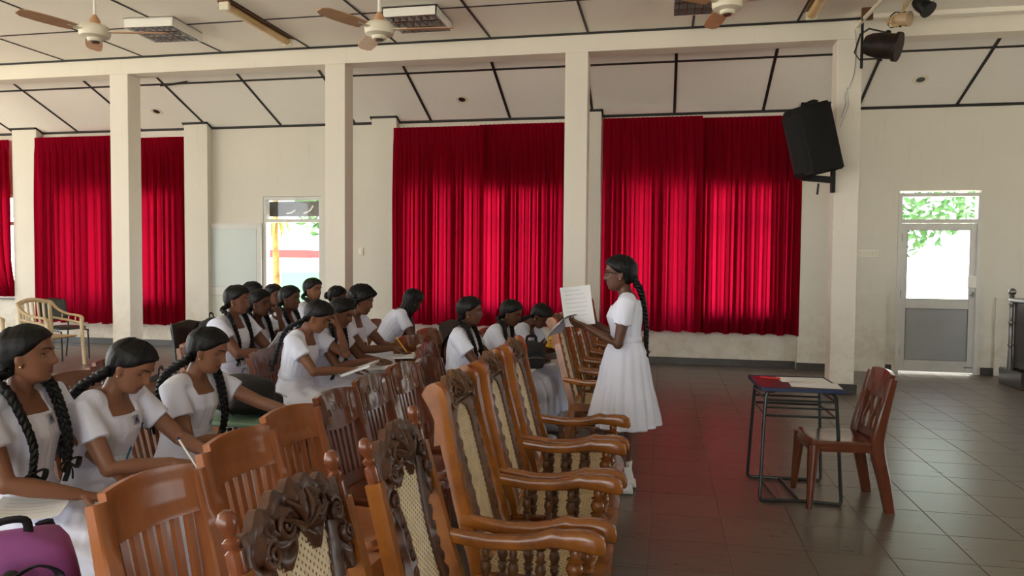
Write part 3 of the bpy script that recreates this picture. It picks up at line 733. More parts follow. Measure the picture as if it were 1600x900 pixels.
def plastic_chair(kind, mt):
    """moulded plastic chair with vertical slats, faces +x"""
    r = empty('plastic_chair')
    base = A3((-0.19, 0, 0.40)); B = nrm(A3((-0.115, 0, 0.47))); N = A3((B[2], 0, -B[0]))
    fr = lambda u, v, w: base + B * v + N * w + A3((0, u, 0))
    H = 0.44
    for s in (-1, 1):
        # stile flows into the rear leg
        pts = [(-0.285, s * 0.205, 0.0, 0.026, 0.03), (-0.245, s * 0.2, 0.2, 0.032, 0.036), (-0.205, s * 0.19, 0.38, 0.036, 0.042)]
        P = [p[:3] for p in pts] + [tuple(fr(s * (0.19 - 0.004 * t), H * t, 0)) for t in (0.3, 0.7, 0.98)]
        W = [(p[3], p[4]) for p in pts] + [(0.03, 0.032), (0.028, 0.024), (0.027, 0.02)]
        PP = catmull(P, 3); WW = [tuple(np.array(W[i]) * (1 - f) + np.array(W[i + 1]) * f) for i in range(5) for f in (0, 1 / 3, 2 / 3)] + [W[-1]]
        rings = []
        T = np.gradient(PP, axis=0)
        for p, w, t in zip(PP, WW, T):
            t = nrm(t); u = nrm(A3((1, 0, 0)) - t * t[0]); y = np.cross(t, u)
            rings.append([p + y * w[0] * a + u * w[1] * b for a, b in ((-1, -0.75), (-0.75, -1), (0.75, -1), (1, -0.75), (1, 0.75), (0.75, 1), (-0.75, 1), (-1, 0.75))])
        MB().loft(rings).build('back_post', mt, r, 40)
        # front leg, tapered channel with a rounded outer face
        rings = []
        for t in np.linspace(0, 1, 7):
            c = A3((0.185 + 0.03 * (1 - t), s * (0.175 + 0.03 * (1 - t)), 0.40 * t)); w = 0.02 + 0.022 * t
            rings.append([c + A3((w * math.cos(a), w * math.sin(a), 0)) for a in np.linspace(0, 2 * math.pi, 10, endpoint=False)])
        MB().loft(rings).build('front_leg', mt, r, 50)
    # seat: dished slab with rounded lip and apron
    n = 20; P = np.zeros((n + 1, n + 1, 3)); 
    for i in range(n + 1):
        for j in range(n + 1):
            u, v = -1 + 2 * i / n, -1 + 2 * j / n
            y = (0.205 - 0.012 * (1 - v) / 2) * u; x = 0.01 + 0.215 * v - 0.012 * (u * u) * (v > 0) * v
            e = max(abs(u), abs(v)); drop = -0.045 * max(0, (e - 0.86) / 0.14) ** 2
            P[i, j] = (x, y, 0.425 - 0.012 * (1 - u * u) * (1 - v * v) + drop)
    mb = MB().grid(P)
    rim = [(i, 0) for i in range(n + 1)] + [(n, j) for j in range(1, n + 1)] + [(i, n) for i in range(n - 1, -1, -1)] + [(0, j) for j in range(n - 1, 0, -1)]
    k = len(rim); top = [P[a] for a in rim]; low = [p - A3((0, 0, 0.022)) for p in top]
    mb.add(A3(top + low), [(i, (i + 1) % k, k + (i + 1) % k, k + i) for i in range(k)] + [tuple(range(k, 2 * k))[::-1]])
    mb.build('seat', mt, r, 50)
    # crest rail
    ch = 0.13 if kind == 'plain' else 0.135
    def ctop(u): return H + 0.028 * math.cos(math.pi * u / 0.42) + 0.004
    nU, nV = 24, 8; Pf = np.zeros((nV + 1, nU + 1, 3)); Pb = Pf.copy()
    for i in range(nU + 1):
        u = -0.165 + 0.33 * i / nU
        for j in range(nV + 1):
            t = j / nV
            vb = H - ch + 0.02 * math.cos(math.pi * u / 0.33) * (0.4 if kind == 'plain' else -1)
            v = vb + (ctop(u) - vb) * t
            rec = -0.004 if (0.16 < t < 0.84 and abs(u) < 0.145) else 0.003
            if kind != 'plain' and abs(u) < 0.12 and 0.15 < t < 0.9: rec = 0.004 + 0.0012 * math.cos(u * 60) * math.sin(t * 6)
            bow = -0.018 * (1 - (u / 0.19) ** 2)
            Pf[j, i] = fr(u, v, 0.014 + rec + bow); Pb[j, i] = fr(u, v, -0.014 + bow)
    mb = MB().grid(Pf).grid(Pb[::-1])
    rim = [(0, i) for i in range(nU + 1)] + [(j, nU) for j in range(1, nV + 1)] + [(nV, i) for i in range(nU - 1, -1, -1)] + [(j, 0) for j in range(nV - 1, 0, -1)]
    k = len(rim); mb.add(A3([Pf[a] for a in rim] + [Pb[a] for a in rim]), [(i, k + i, k + (i + 1) % k, (i + 1) % k) for i in range(k)])
    cr = mb.build('crest_rail', mt, r, 45)
    if kind == 'carved':
        sc = MB()
        for s in (-1, 1):
            for (cx, cy, R0) in ((0.035, 0.085, 0.026), (0.085, 0.06, 0.02)):
                pts = []
                for q in range(16):
                    t = q / 15; a = t * 1.5 * 2 * math.pi + 1.2; rr = R0 * (1 - 0.8 * t)
                    u = s * (cx + rr * math.cos(a)); pts.append(fr(u, H - ch + cy + rr * math.sin(a), 0.018 - 0.018 * (1 - (u / 0.19) ** 2)))
                sc.tube(pts, 0.0026, 5)
        sc.build('carving', mt, cr, 60)
    # slats
    if kind == 'swirl': us = [-0.12, -0.06, 0.0, 0.06, 0.12]
    else: us = [-0.1275 + 0.051 * i for i in range(6)] if kind == 'plain' else [-0.115 + 0.046 * i for i in range(6)]
    hwid = 0.0115
    for q, u0 in enumerate(us):
        pts = []
        for t in np.linspace(0, 1, 9):
            u = u0 * (0.9 + 0.1 * t) + (0.022 * math.sin(t * 2 * math.pi) * (1 if q % 2 else -1) if kind == 'swirl' else 0)
            bow = -0.018 * (1 - (u / 0.19) ** 2)
            pts.append(fr(u, 0.06 + (H - ch + 0.012 - 0.06) * t, bow))
        MB().tube(pts, [(0.009, hwid)] * 9, up=(0, 1, 0), sq=True).build('slat', mt, r, 40)
    # lower back panel
    P = []
    for t in (0, 1):
        P.append([fr(u, -0.0 + 0.075 * t, w - 0.018 * (1 - (u / 0.19) ** 2)) for w in (-0.011, 0.011) for u in np.linspace(-0.175, 0.175, 9)])
    lo, hi = P; n = 9
    f = [(i, i + 1, 2 * n + i + 1, 2 * n + i) for i in range(n - 1)] + [(n + i + 1, n + i, 3 * n + i, 3 * n + i + 1) for i in range(n - 1)] + [(2 * n + i, 2 * n + i + 1, 3 * n + i + 1, 3 * n + i) for i in range(n - 1)] + [(i + 1, i, n + i, n + i + 1) for i in range(n - 1)]
    MB().add(A3(lo + hi), f).build('lower_rail', mt, r, 40)
    # front apron
    MB().tube([(0.2, y, 0.385 + 0.02 * math.cos(math.pi * y / 0.4) - 0.02) for y in np.linspace(-0.175, 0.175, 9)], [(0.008, 0.02)] * 9, up=(0, 0, 1), sq=True).build('apron', mt, r, 40)
    for s in (-1, 1): MB().tube([(x, s * 0.19, 0.37 + 0.02 * (1 - (x / 0.2) ** 2)) for x in np.linspace(-0.2, 0.2, 9)], [(0.008, 0.02)] * 9, up=(0, 0, 1), sq=True).build('apron', mt, r, 40)
    return tag(r, None, 'chair')
PC_L, PC_D, PC_M, PC_R = plastic_chair('plain', M['pl_lt']), plastic_chair('carved', M['pl_dk']), plastic_chair('carved', M['pl_md']), plastic_chair('swirl', M['pl_red'])
KEEP += [PC_L, PC_D, PC_M, PC_R]
G2nd = 'empty brown plastic chairs in the second row'
def putp(root, x, y, rz, L, g=None):
    o = put(root, x, y, rz, L)
    if g: o['group'] = g; o.scale = (1, 0.93, 1)
    else: o.scale = (1, 1, 1)
    if g: pass
    elif 'group' in o: del o['group']
    return o
putp(PC_L, -1.13, 1.78, D(-9), 'light brown slatted plastic chair nearest the camera, bottom left', G2nd)
putp(PC_L, -1.17, 2.30, D(-8), 'light brown slatted plastic chair, second from the bottom left', G2nd)
putp(PC_L, -1.21, 2.72, D(-9), 'light brown slatted plastic chair, third from the bottom left', G2nd)
putp(PC_D, -1.20, 3.15, D(-7), 'glossy dark brown plastic chair with carved crest, nearest of three', G2nd)
putp(PC_D, -1.21, 3.60, D(-6), 'glossy dark brown plastic chair with carved crest, middle of three', G2nd)
putp(PC_D, -1.21, 4.07, D(-8), 'glossy dark brown plastic chair with carved crest, farthest of three', G2nd)
putp(PC_M, -1.70, 5.52, D(-8), 'brown slatted plastic chair with white glints, in front of the bending girl')
putp(PC_M, -1.74, 6.16, D(-10), 'brown slatted plastic chair facing the front beside black bags')
R_ = putp(PC_R, 1.06, 4.82, math.pi + D(3), 'red brown plastic chair standing at the small desk'); R_.scale = (0.9, 1.0, 0.96)

# chairs below seated girls are added with the girls
# padded steel chairs
def steel_chair(vinyl):
    r = empty('padded_steel_chair')
    for s in (-1, 1):
        MB().tube(catmull([(-0.27, s * 0.2, 0.0), (-0.22, s * 0.2, 0.4), (-0.23, s * 0.2, 0.6), (-0.28, s * 0.19, 0.84)], 5), 0.011, 8).build('back_leg', M['tube_dark'], r)
        MB().tube(catmull([(0.22, s * 0.2, 0.0), (0.2, s * 0.2, 0.36), (0.17, s * 0.2, 0.41), (-0.2, s * 0.2, 0.42)], 5), 0.011, 8).build('front_leg', M['tube_dark'], r)
        MB().tube([(-0.25, s * 0.2, 0.18), (0.21, s * 0.2, 0.18)], 0.009, 8).build('stretcher', M['tube_dark'], r)
    rings = []
    for t in np.linspace(-1, 1, 11):
        k = math.sqrt(max(0.02, 1 - t ** 8)); 
        rings.append([(-0.255 - 0.035 * t + 0.018 * k * math.sin(a), 0.21 * k * math.copysign(abs(math.cos(a)) ** 0.5, math.cos(a)), 0.70 + 0.16 * t) for a in np.linspace(0, 2 * math.pi, 24, endpoint=False)])
    MB().loft(rings).build('back_pad', vinyl, r, 60)
    rings = []
    for t in np.linspace(-1, 1, 11):
        k = math.sqrt(max(0.02, 1 - t ** 8))
        rings.append([(0.0 + 0.22 * t, 0.215 * k * math.copysign(abs(math.cos(a)) ** 0.5, math.cos(a)), 0.45 + 0.025 * k * math.sin(a)) for a in np.linspace(0, 2 * math.pi, 24, endpoint=False)])
    MB().loft(rings).build('seat_pad', vinyl, r, 60)
    return tag(r, None, 'chair')
SC_G, SC_B = steel_chair(M['vinyl_green']), steel_chair(M['vinyl_brown']); KEEP += [SC_G, SC_B]
putp(SC_G, -8.3, 8.95, D(-12), 'steel chair with dark green padded back below the left curtain')
putp(SC_B, -4.2, 6.25, D(-12), 'steel chair with dark brown padded back behind the girl with lowered head')
putp(SC_B, -1.8, 6.98, D(-20), 'steel chair with rounded brown back between two girls at the red curtain')

def cream_chair():
    r = empty('cream_armchair')
    c = M['cream']
    for s in (-1, 1):
        MB().tube(catmull([(-0.3, s * 0.26, 0.84), (-0.2, s * 0.28, 0.74), (-0.05, s * 0.29, 0.68), (0.2, s * 0.285, 0.65), (0.235, s * 0.28, 0.6)], 5), [(0.03, 0.016)] * 21, 10).build('arm', c, r, 60)
        MB().tube(catmull([(0.225, s * 0.28, 0.63), (0.24, s * 0.27, 0.4), (0.28, s * 0.27, 0.0)], 6), [(0.022, 0.03)] * 13, 10).build('front_leg', c, r, 60)
        MB().tube(catmull([(-0.36, s * 0.24, 0.0), (-0.27, s * 0.235, 0.4), (-0.3, s * 0.24, 0.84)], 6), [(0.022, 0.03)] * 13, 10).build('rear_leg', c, r, 60)
        MB().tube(catmull([(-0.25, s * 0.255, 0.62), (0.0, s * 0.275, 0.59), (0.22, s * 0.275, 0.56)], 6), [(0.012, 0.016)] * 13, 8).build('arm_rail', c, r, 60)
        for x in (-0.12, 0.0, 0.12): MB().tube([(x, s * 0.27, 0.58), (x, s * 0.285, 0.67)], 0.008, 6).build('arm_stud', c, r)
    rings = []
    for t in np.linspace(-1, 1, 11):
        k = math.sqrt(max(0.03, 1 - t ** 6))
        rings.append([(0.0 + 0.27 * t, 0.25 * k * math.copysign(abs(math.cos(a)) ** 0.5, math.cos(a)), 0.40 - 0.015 * (1 - t * t) + 0.02 * k * math.sin(a)) for a in np.linspace(0, 2 * math.pi, 24, endpoint=False)])
    MB().loft(rings).build('seat', c, r, 60)
    MB().tube(catmull([(-0.3, -0.25, 0.83), (-0.36, 0, 0.87), (-0.3, 0.25, 0.83)], 6), [(0.016, 0.03)] * 13, 10).build('top_rail', c, r, 60)
    for y in (-0.16, -0.08, 0, 0.08, 0.16): MB().tube(catmull([(-0.26, y, 0.42), (-0.3, y, 0.6), (-0.34 + 0.5 * y * y, y, 0.85)], 4), [(0.008, 0.022)] * 9, 6, up=(1, 0, 0)).build('slat', c, r, 60)
    return tag(r, None, 'armchair')
CC = cream_chair(); KEEP.append(CC)
putp(CC, -7.95, 8.35, D(-6), 'cream plastic armchair standing before the left red curtain', 'cream plastic armchairs at the left')
putp(CC, -8.6, 7.75, D(-4), 'cream plastic armchair at the left picture edge, partly cut off', 'cream plastic armchairs at the left')

# ---------------------------------------------------------------- small desk
dk = empty('school_desk', (0.83, 4.93, 0), D(2), 'small school desk with maroon top, blue edge and steel tube legs', 'desk')
M['maroon'] = mat('maroon_top', srgb(84, 26, 40), 0.3, col2=srgb(70, 22, 34), nscale=5)
M['blue_edge'] = mat('blue_edge', srgb(30, 44, 78), 0.4)
MB().box((-0.235, -0.24, 0.685), (0.235, 0.24, 0.7), b=0.004).build('top', M['maroon'], dk)
e = MB()
for a, b in (((-0.245, -0.25), (0.245, -0.24)), ((-0.245, 0.24), (0.245, 0.25)), ((-0.245, -0.24), (-0.235, 0.24)), ((0.235, -0.24), (0.245, 0.24))): e.box((a[0], a[1], 0.678), (b[0], b[1], 0.703), b=0.003)
e.build('edge_band', M['blue_edge'], dk)
for s in (-1, 1):
    for q in (-1, 1):
        y = s * 0.235
        MB().tube(catmull([(q * 0.15, s * 0.2, 0.675), (q * 0.195, s * 0.205, 0.66), (q * 0.21, s * 0.215, 0.55), (q * 0.235, y * 1.06, 0.03)], 5), 0.0105, 8).build('leg', M['tube_dark'], dk)
    MB().tube(catmull([(-0.235, s * 0.25, 0.03), (-0.225, s * 0.25, 0.011), (-0.19, s * 0.25, 0.011), (0, s * 0.235, 0.012), (0.19, s * 0.25, 0.011), (0.225, s * 0.25, 0.011), (0.235, s * 0.25, 0.03)], 4), 0.0105, 8).build('floor_bar', M['tube_dark'], dk)
    for z, rr in ((0.62, 0.007), (0.575, 0.006), (0.525, 0.0075)): MB().tube([(-0.21, s * 0.21, z), (0.21, s * 0.21, z)], rr, 8).build('rail', M['tube_dark'], dk)
for q in (-1, 1):
    for z in (0.62, 0.525): MB().tube([(q * 0.205, -0.21, z), (q * 0.205, 0.21, z)], 0.007, 8).build('rail', M['tube_dark'], dk)
MB().tube([(0.0, -0.235, 0.012), (-0.03, 0.235, 0.012)], 0.009, 8).build('foot_bar', M['tube_dark'], dk)
MB().tube([(-0.13, -0.24, 0.012), (-0.16, 0.24, 0.012)], 0.007, 8).build('foot_bar', M['tube_dark'], dk)
M['paper'] = mat('white_paper', srgb(236, 238, 240), 0.6)
M['ink'] = mat('grey_ink', srgb(176, 178, 186), 0.7)
def paper(name, c, w, h, R, label, cat, lines=0, bend=0.01, group=None, thick=0.0015, mt=None):
    """sheet in local (u=w, v=h) with a light curl and printed lines as raised ink"""
    R = np.asarray(R); n = 8; P = np.zeros((n + 1, n + 1, 3)); Q = P.copy()
    f = lambda u, v, d: A3((u * w / 2, v * h / 2, bend * (u * u + 0.5 * v * v) + d))
    for i in range(n + 1):
        for j in range(n + 1): P[i, j] = f(-1 + 2 * i / n, -1 + 2 * j / n, 0); Q[i, j] = f(-1 + 2 * i / n, -1 + 2 * j / n, -thick)
    mb = MB().grid(P).grid(Q[::-1])
    rim = [(i, 0) for i in range(n + 1)] + [(n, j) for j in range(1, n + 1)] + [(i, n) for i in range(n - 1, -1, -1)] + [(0, j) for j in range(n - 1, 0, -1)]
    k = len(rim); mb.add(A3([P[a] for a in rim] + [Q[a] for a in rim]), [(i, (i + 1) % k, k + (i + 1) % k, k + i) for i in range(k)])
    o = mb.xf(R).build(name, mt or M['paper'], None, 60); o.location = c
    tag(o, label, cat, group)
    if lines:
        ln = MB(); rnd = random.Random(int(w * 1e4) + lines)
        for q in range(lines):
            v = 0.8 - 1.5 * q / lines; a, b = -0.75, rnd.uniform(0.2, 0.75)
            for u0, u1 in zip(np.linspace(a, b, 5)[:-1], np.linspace(a, b, 5)[1:]):
                ln.add([f(u0, v, 0.0006), f(u1, v, 0.0006), f(u1, v + 0.018, 0.0006), f(u0, v + 0.018, 0.0006)], [(0, 1, 2, 3)])
        ln.xf(R).build('print', M['ink'], o, 0)
    return o
paper('paper_sheet', (0.90, 5.02, 0.7045), 0.30, 0.2, rotz(0.05), 'white paper sheet at the rear of the small desk', 'paper', 0, 0.0)
paper('paper_sheet', (0.935, 4.83, 0.7045), 0.29, 0.2, rotz(-0.06), 'white paper sheet at the front of the small desk', 'paper', 0, 0.0)
pn = empty('red_pen', (0.71, 5.02, 0.709), D(-8), 'red pen lying on the small desk', 'pen')
M['red_plastic'] = mat('red_plastic', srgb(214, 44, 36), 0.35)
MB().tube([(-0.075, 0, 0), (0.05, 0, 0)], 0.0055, 8).build('barrel', M['red_plastic'], pn); MB().tube([(0.05, 0, 0), (0.078, 0, 0)], [0.0045, 0.001], 8).build('tip', M['white_plastic'], pn); MB().box((-0.075, -0.002, 0.005), (-0.035, 0.002, 0.008)).build('clip', M['red_plastic'], pn)

# dark carved lectern at the right edge
lc = empty('carved_lectern', (4.42, 9.72, 0), 0, 'dark carved stand with beaded posts on plinth at right picture edge', 'lectern')
M['ebony'] = wood_mat('ebony_wood', srgb(28, 20, 18), srgb(56, 42, 36), 0.25, 8)
M['pewter'] = mat('pewter_beads', srgb(120, 118, 116), 0.3, metal=0.7)
MB().box((-0.36, -0.3, 0), (0.36, 0.3, 0.2), b=0.012).build('plinth', M['ebony'], lc)
for sx in (-1, 1):
    for sy in (-1, 1):
        p = between(lambda L: [(0.028, 0), (0.03, 0.03)] + [q for z in (0.28, 0.55, 0.78) for q in ((0.024, z - 0.05), (0.024, z - 0.02), (0.034, z), (0.024, z + 0.02))] + [(0.026, L - 0.02), (0.032, L)], (sx * 0.27, sy * 0.22, 0.2), (sx * 0.27, sy * 0.22, 1.08), 12).build('post', M['pewter'], lc, 60)
        MB().ball((sx * 0.27, sy * 0.22, 1.125), 0.045, 12, 8).build('knob', M['pewter'], p, 180)
MB().box((-0.25, -0.2, 0.2), (0.25, 0.2, 1.0), b=0.01).build('body', M['ebony'], lc)
MB().box((-0.3, -0.25, 1.0), (0.3, 0.25, 1.05), b=0.01).build('top', M['ebony'], lc)

# ---------------------------------------------------------------- ceiling fittings
def fan(loc, a0, label):
    r = empty('ceiling_fan', loc, a0, label, 'fan', 'ceiling fans')
    MB().lathe([(0.05, -0.085), (0.055, -0.08), (0.06, -0.06), (0.11, -0.045), (0.118, -0.02), (0.118, 0.015), (0.1, 0.04), (0.05, 0.05), (0.03, 0.06)], n=24).build('motor', M['old_plastic'], r)
    MB().lathe([(0.03, -0.095), (0.034, -0.09), (0.034, -0.08)], n=16).build('bottom_cap', M['carved'], r)
    MB().lathe([(0.045, 0.055), (0.04, 0.09), (0.015, 0.13)], n=16).build('canopy', M['wood_blade'], r)
    top = ZC - loc[2]
    MB().tube([(0, 0, 0.1), (0, 0, top - 0.04)], 0.012, 10).build('rod', M['white_plastic'], r)
    MB().lathe([(0.05, top - 0.08), (0.06, top - 0.02), (0.06, top)], n=16).build('ceiling_cup', M['white_plastic'], r)
    for k in range(3):
        R = rotz(k * 2 * math.pi / 3)
        b = MB(); rings = []
        for t in np.linspace(0, 1, 10):
            x = 0.17 + 0.42 * t; w = 0.055 + 0.012 * math.sin(math.pi * t) - (0.025 if t > 0.97 else 0)
            rings.append([A3((x, y * math.cos(0.2), z + y * math.sin(0.2) - 0.01)) for y, z in ((-w, -0.003), (w, -0.003), (w, 0.003), (-w, 0.003))])
        b.loft(rings).xf(R); bl = b.build('blade', M['wood_blade'], r, 40)
        MB().box((0.1, -0.022, -0.012), (0.23, 0.022, -0.003), R, b=0.003).build('blade_arm', M['old_plastic'], bl)
    return r
M['wood_blade'] = wood_mat('tan_blade', srgb(176, 130, 94), srgb(206, 166, 128), 0.4, 4, (0.2, 1, 1), 0.0)
fan((-4.57, 5.28, 3.30), D(12), 'ceiling fan at the left with tan blades')
fan((-2.23, 5.58, 3.285), D(5), 'ceiling fan in the middle with white hub')
fan((0.46, 6.02, 3.47), D(-20), 'ceiling fan at the right cut by the top edge')
def grille_light(x, y, rz, label):
    r = empty('louvre_light', (x, y, ZC - 0.007), rz, label, 'ceiling light', 'square louvre ceiling lights')
    h = 0.3; t = 0.012; b = 0.1
    MB().box((-h, -h, -b), (-h + t, h, 0)).box((h - t, -h, -b), (h, h, 0)).box((-h, -h, -b), (h, -h + t, 0)).box((-h, h - t, -b), (h, h, 0)).box((-h, -h, -0.012), (h, h, 0)).build('housing', M['white_plastic'], r, 0)
    for i in range(3):
        yy = -0.2 + 0.2 * i
        MB().tube([(-0.27, yy, -0.045), (0.27, yy, -0.045)], 0.013, 10).build('tube', M['white_plastic'], r)
        P = [[(x_, yy + 0.085 * s, -0.095 + 0.08 * (1 - s * s)) for s in np.linspace(-1, 1, 9)] for x_ in (-0.285, 0.285)]
        MB().grid(P).build('reflector', M['chrome'], r, 180)
    for i in range(7):
        xx = -0.24 + 0.08 * i; MB().box((xx - 0.003, -0.285, -0.098), (xx + 0.003, 0.285, -0.07)).build('louvre', M['chrome'], r, 0)
    for i in range(4):
        yy = -0.285 + 0.19 * i; MB().box((-0.285, yy - 0.004, -0.099), (0.285, yy + 0.004, -0.055)).build('louvre', M['chrome'], r, 0)
grille_light(-5.68, 7.62, D(4), 'square louvre ceiling light beside the left fan')
grille_light(-2.66, 7.78, 0, 'square louvre ceiling light behind the middle fan')
grille_light(0.36, 7.7, 0, 'square louvre ceiling light behind the right fan')
M['tube_body'] = mat('yellowed_diffuser', srgb(214, 186, 132), 0.35, col2=srgb(196, 160, 100), nscale=3)
def tube_light(x, y0, y1, label):
    r = empty('tube_light', (x, (y0 + y1) / 2, ZC - 0.001), 0, label, 'ceiling light', 'tube ceiling lights')
    h = (y1 - y0) / 2
    MB().box((-0.075, -h, -0.02), (0.075, h, 0), b=0.004).build('backplate', M['carved_lt'], r)
    MB().tube([(0, -h + 0.03, -0.055), (0, h - 0.03, -0.055)], [(0.05, 0.04)] * 2, 14).build('diffuser', M['tube_body'], r, 60)
    for s in (-1, 1): MB().box((-0.055, s * (h - 0.02) - 0.02, -0.1), (0.055, s * (h - 0.02) + 0.02, -0.015), b=0.006).build('end_cap', M['old_plastic'], r)
tube_light(-4.5, 6.98, 8.33, 'yellowed tube ceiling light left of the middle fan')
tube_light(1.5, 7.1, 8.4, 'yellowed tube ceiling light right of the right fan')
for x, y, L in ((-2.82, 10.16, 'small round downlight in the sloping ceiling above the centre curtain'), (3.11, 10.1, 'small round downlight in the sloping ceiling above the closed door'), (-7.73, 10.18, 'small round downlight in the sloping ceiling above the left curtain')):
    r = empty('downlight', (x, y, az(y) - 0.001), 0, L, 'ceiling light', 'round downlights'); r.rotation_euler = (-math.atan(SL), 0, 0)
    MB().lathe([(0.03, -0.001), (0.055, -0.001), (0.085, -0.006), (0.09, 0.0)], n=24).build('ring', M['old_plastic'], r); MB().lathe([(0.001, -0.003), (0.05, -0.003), (0.052, 0.0)], n=20).build('lamp', M['tube_dark'], r)
# loose black strip hanging from the sloping ceiling
MB().tube([(-6.72, 9.52, az(9.52) - 0.012), (-6.95, 9.5, az(9.5) - 0.05), (-7.12, 9.46, az(9.46) - 0.085)], [(0.016, 0.004)] * 3, up=(0, 1, 0), sq=True).build('loose_strip', M['batten'], ca)

# loudspeaker on its bracket at the right column
sp = empty('loudspeaker', (1.56, 8.50, 2.775), 0, 'large black loudspeaker mounted high on the right column', 'loudspeaker')
RS = rotz(D(200)) @ roty(D(14)) @ rotz(0)
RS = rotz(D(194)) @ roty(D(14))
prof = [(-0.2, -0.24), (0.16, -0.2), (0.24, -0.14), (0.26, 0.0), (0.24, 0.14), (0.16, 0.2), (-0.2, 0.24)]
mb = MB(); rings = []
for z, k in ((-0.42, 0.9), (-0.40, 1.0), (0.36, 1.0), (0.42, 0.9)): rings.append([(x * k, y * k, z) for x, y in prof])
rings = [[(-0.2, 0.17, z) if False else p for p in ring] for ring, z in zip(rings, range(4))]
mb.loft(rings).xf(RS * 0.88).build('cabinet', M['black'], sp, 30)
M['grille_cloth'] = mat('black_grille_cloth', srgb(10, 10, 11), 0.9)
g = MB().loft([[(0.15 * k + 0.03, -0.19 * k, z), (0.255, -0.13 * k, z), (0.275, 0, z), (0.255, 0.13 * k, z), (0.15 * k + 0.03, 0.19 * k, z)] for z, k in ((-0.36, 1), (0.34, 1))]).xf(RS * 0.88).build('front_grille', M['grille_cloth'], sp, 60)
MB().tube(catmull([(-0.06, -0.21, 0.435), (-0.06, -0.1, 0.46), (-0.06, 0.1, 0.46), (-0.06, 0.21, 0.435)], 4), 0.016, 8).xf(RS * 0.88).build('handle', M['black'], sp)
for y, z in ((-0.2, 0.3), (-0.22, -0.3)): MB().ball((0.0, y - 0.025, z), 0.012, 8, 6).xf(RS * 0.88).build('bolt', M['steel'], sp)
br = empty('speaker_bracket', (1.83, 8.68, 2.45), 0, 'black metal wall bracket holding the loudspeaker to column', 'bracket')
MB().box((-0.03, -0.02, -0.22), (0.012, 0.05, 0.3), b=0.004).build('wall_plate', M['black_metal'], br)
MB().box((-0.34, -0.03, -0.12), (-0.02, 0.03, -0.05), R=roty(D(6)), b=0.004).build('arm', M['black_metal'], br)
MB().tube([(-0.16, 0, -0.12), (-0.17, 0, -0.24)], 0.012, 8).build('clamp_lever', M['black_metal'], br)
MB().tube([(-0.24, 0, -0.07), (-0.24, 0, 0.02)], 0.018, 10).build('pole', M['black_metal'], br)

# stage lamps on the pipe over the right column
pp = empty('lamp_pipe', (2.02, 7.9, 4.0), 0, 'grey pipe under the ceiling carrying the stage lamps', 'pipe')
MB().tube([(0.06, -0.9, 0.02), (0.0, 0.75, 0.02)], 0.022, 10).build('pipe', M['old_plastic'], pp)
MB().tube([(0.10, -0.9, 0.05), (0.035, 0.75, 0.05)], 0.012, 8).build('conduit', M['old_plastic'], pp)
for y in (-0.4, 0.5): MB().box((-0.02, y - 0.02, 0.0), (0.09, y + 0.02, 0.128), b=0.004).build('clamp', M['carved_lt'], pp)
MB().tube([(0.03, 0.66, 0.02), (0.03, 0.66, -0.46)], 0.014, 10).build('drop_rod', M['black_metal'], pp)
def par_can(loc, R, body, label, name, sz=1.0, lens=None):
    r = empty(name, loc, 0, label, 'stage lamp')
    MB().lathe([(0.02, -0.2), (0.09, -0.19), (0.115, -0.14), (0.13, -0.05), (0.13, 0.1), (0.15, 0.11), (0.15, 0.15), (0.135, 0.15)], n=20, R=R).xf(np.eye(3) * sz).build('housing', body, r)
    MB().lathe([(0.001, 0.13), (0.13, 0.125), (0.13, 0.12)], n=20, R=R).xf(np.eye(3) * sz).build('lens', lens or M['grille_cloth'], r)
    y = MB()
    pts = [(0, 0.135, 0), (0, 0.16, 0), (0, 0.165, 0.03), (0, 0.165, -0.2), (0, 0.1, -0.27), (0, -0.1, -0.27), (0, -0.165, -0.2), (0, -0.165, 0.03), (0, -0.16, 0), (0, -0.135, 0)]
    MB().tube([A3(p) for p in (pts[0:1] + pts[3:7] + pts[9:10])], [(0.006, 0.014)] * 6, sq=True, up=(1, 0, 0)).xf(R).xf(np.eye(3) * sz).build('yoke', M['black_metal'], r)
    for s in (-1, 1): MB().lathe([(0.012, 0), (0.028, 0.006), (0.028, 0.02), (0.01, 0.03)], (0, 0, 0), 8, rotx(-s * math.pi / 2)).xf(None, (0, s * 0.135, 0)).xf(R).xf(np.eye(3) * sz).build('knob', M['black_metal'], r)
    return r
def axes(z, y):
    z = nrm(A3(z)); y = nrm(A3(y) - z * (A3(y) @ z)); return np.array([np.cross(y, z), y, z]).T
par_can((2.24, 8.45, 3.74), axes((0.85, -0.45, -0.25), (0, 0.1, 1)), mat('rusty_black', srgb(16, 14, 14), 0.55, 0.25, col2=srgb(52, 32, 24), nscale=9), 'black stage lamp hanging beside the right column', 'stage_lamp', 1.0)
par_can((2.34, 8.2, 3.93), axes((0.8, -0.75, -0.2), (0, 0.3, 1)), mat('tan_lamp', srgb(176, 150, 120), 0.4), 'tan stage lamp with blue lens tied with cord', 'stage_lamp', 0.5, mat('blue_lens', srgb(36, 52, 100), 0.2))
par_can((2.5, 8.1, 4.02), axes((0.5, -0.5, -0.7), (0.5, 0.8, 0)), M['black_metal'], 'small black stage lamp under the white ceiling at top right', 'stage_lamp', 0.55)
cd = MB()
for k in range(3):
    cd.tube(catmull([(2.36 + 0.03 * k, 8.22, 4.12), (2.33, 8.2, 4.0), (2.24 - 0.03 * k, 8.2, 3.92), (2.27 + 0.05 * k, 8.2, 3.86), (2.36, 8.2, 3.95 - 0.04 * k)], 5), 0.006, 6)
tag(cd.build('tangled_cord', M['tube_body']), 'tangled tan cord looped round the small stage lamp', 'cord')
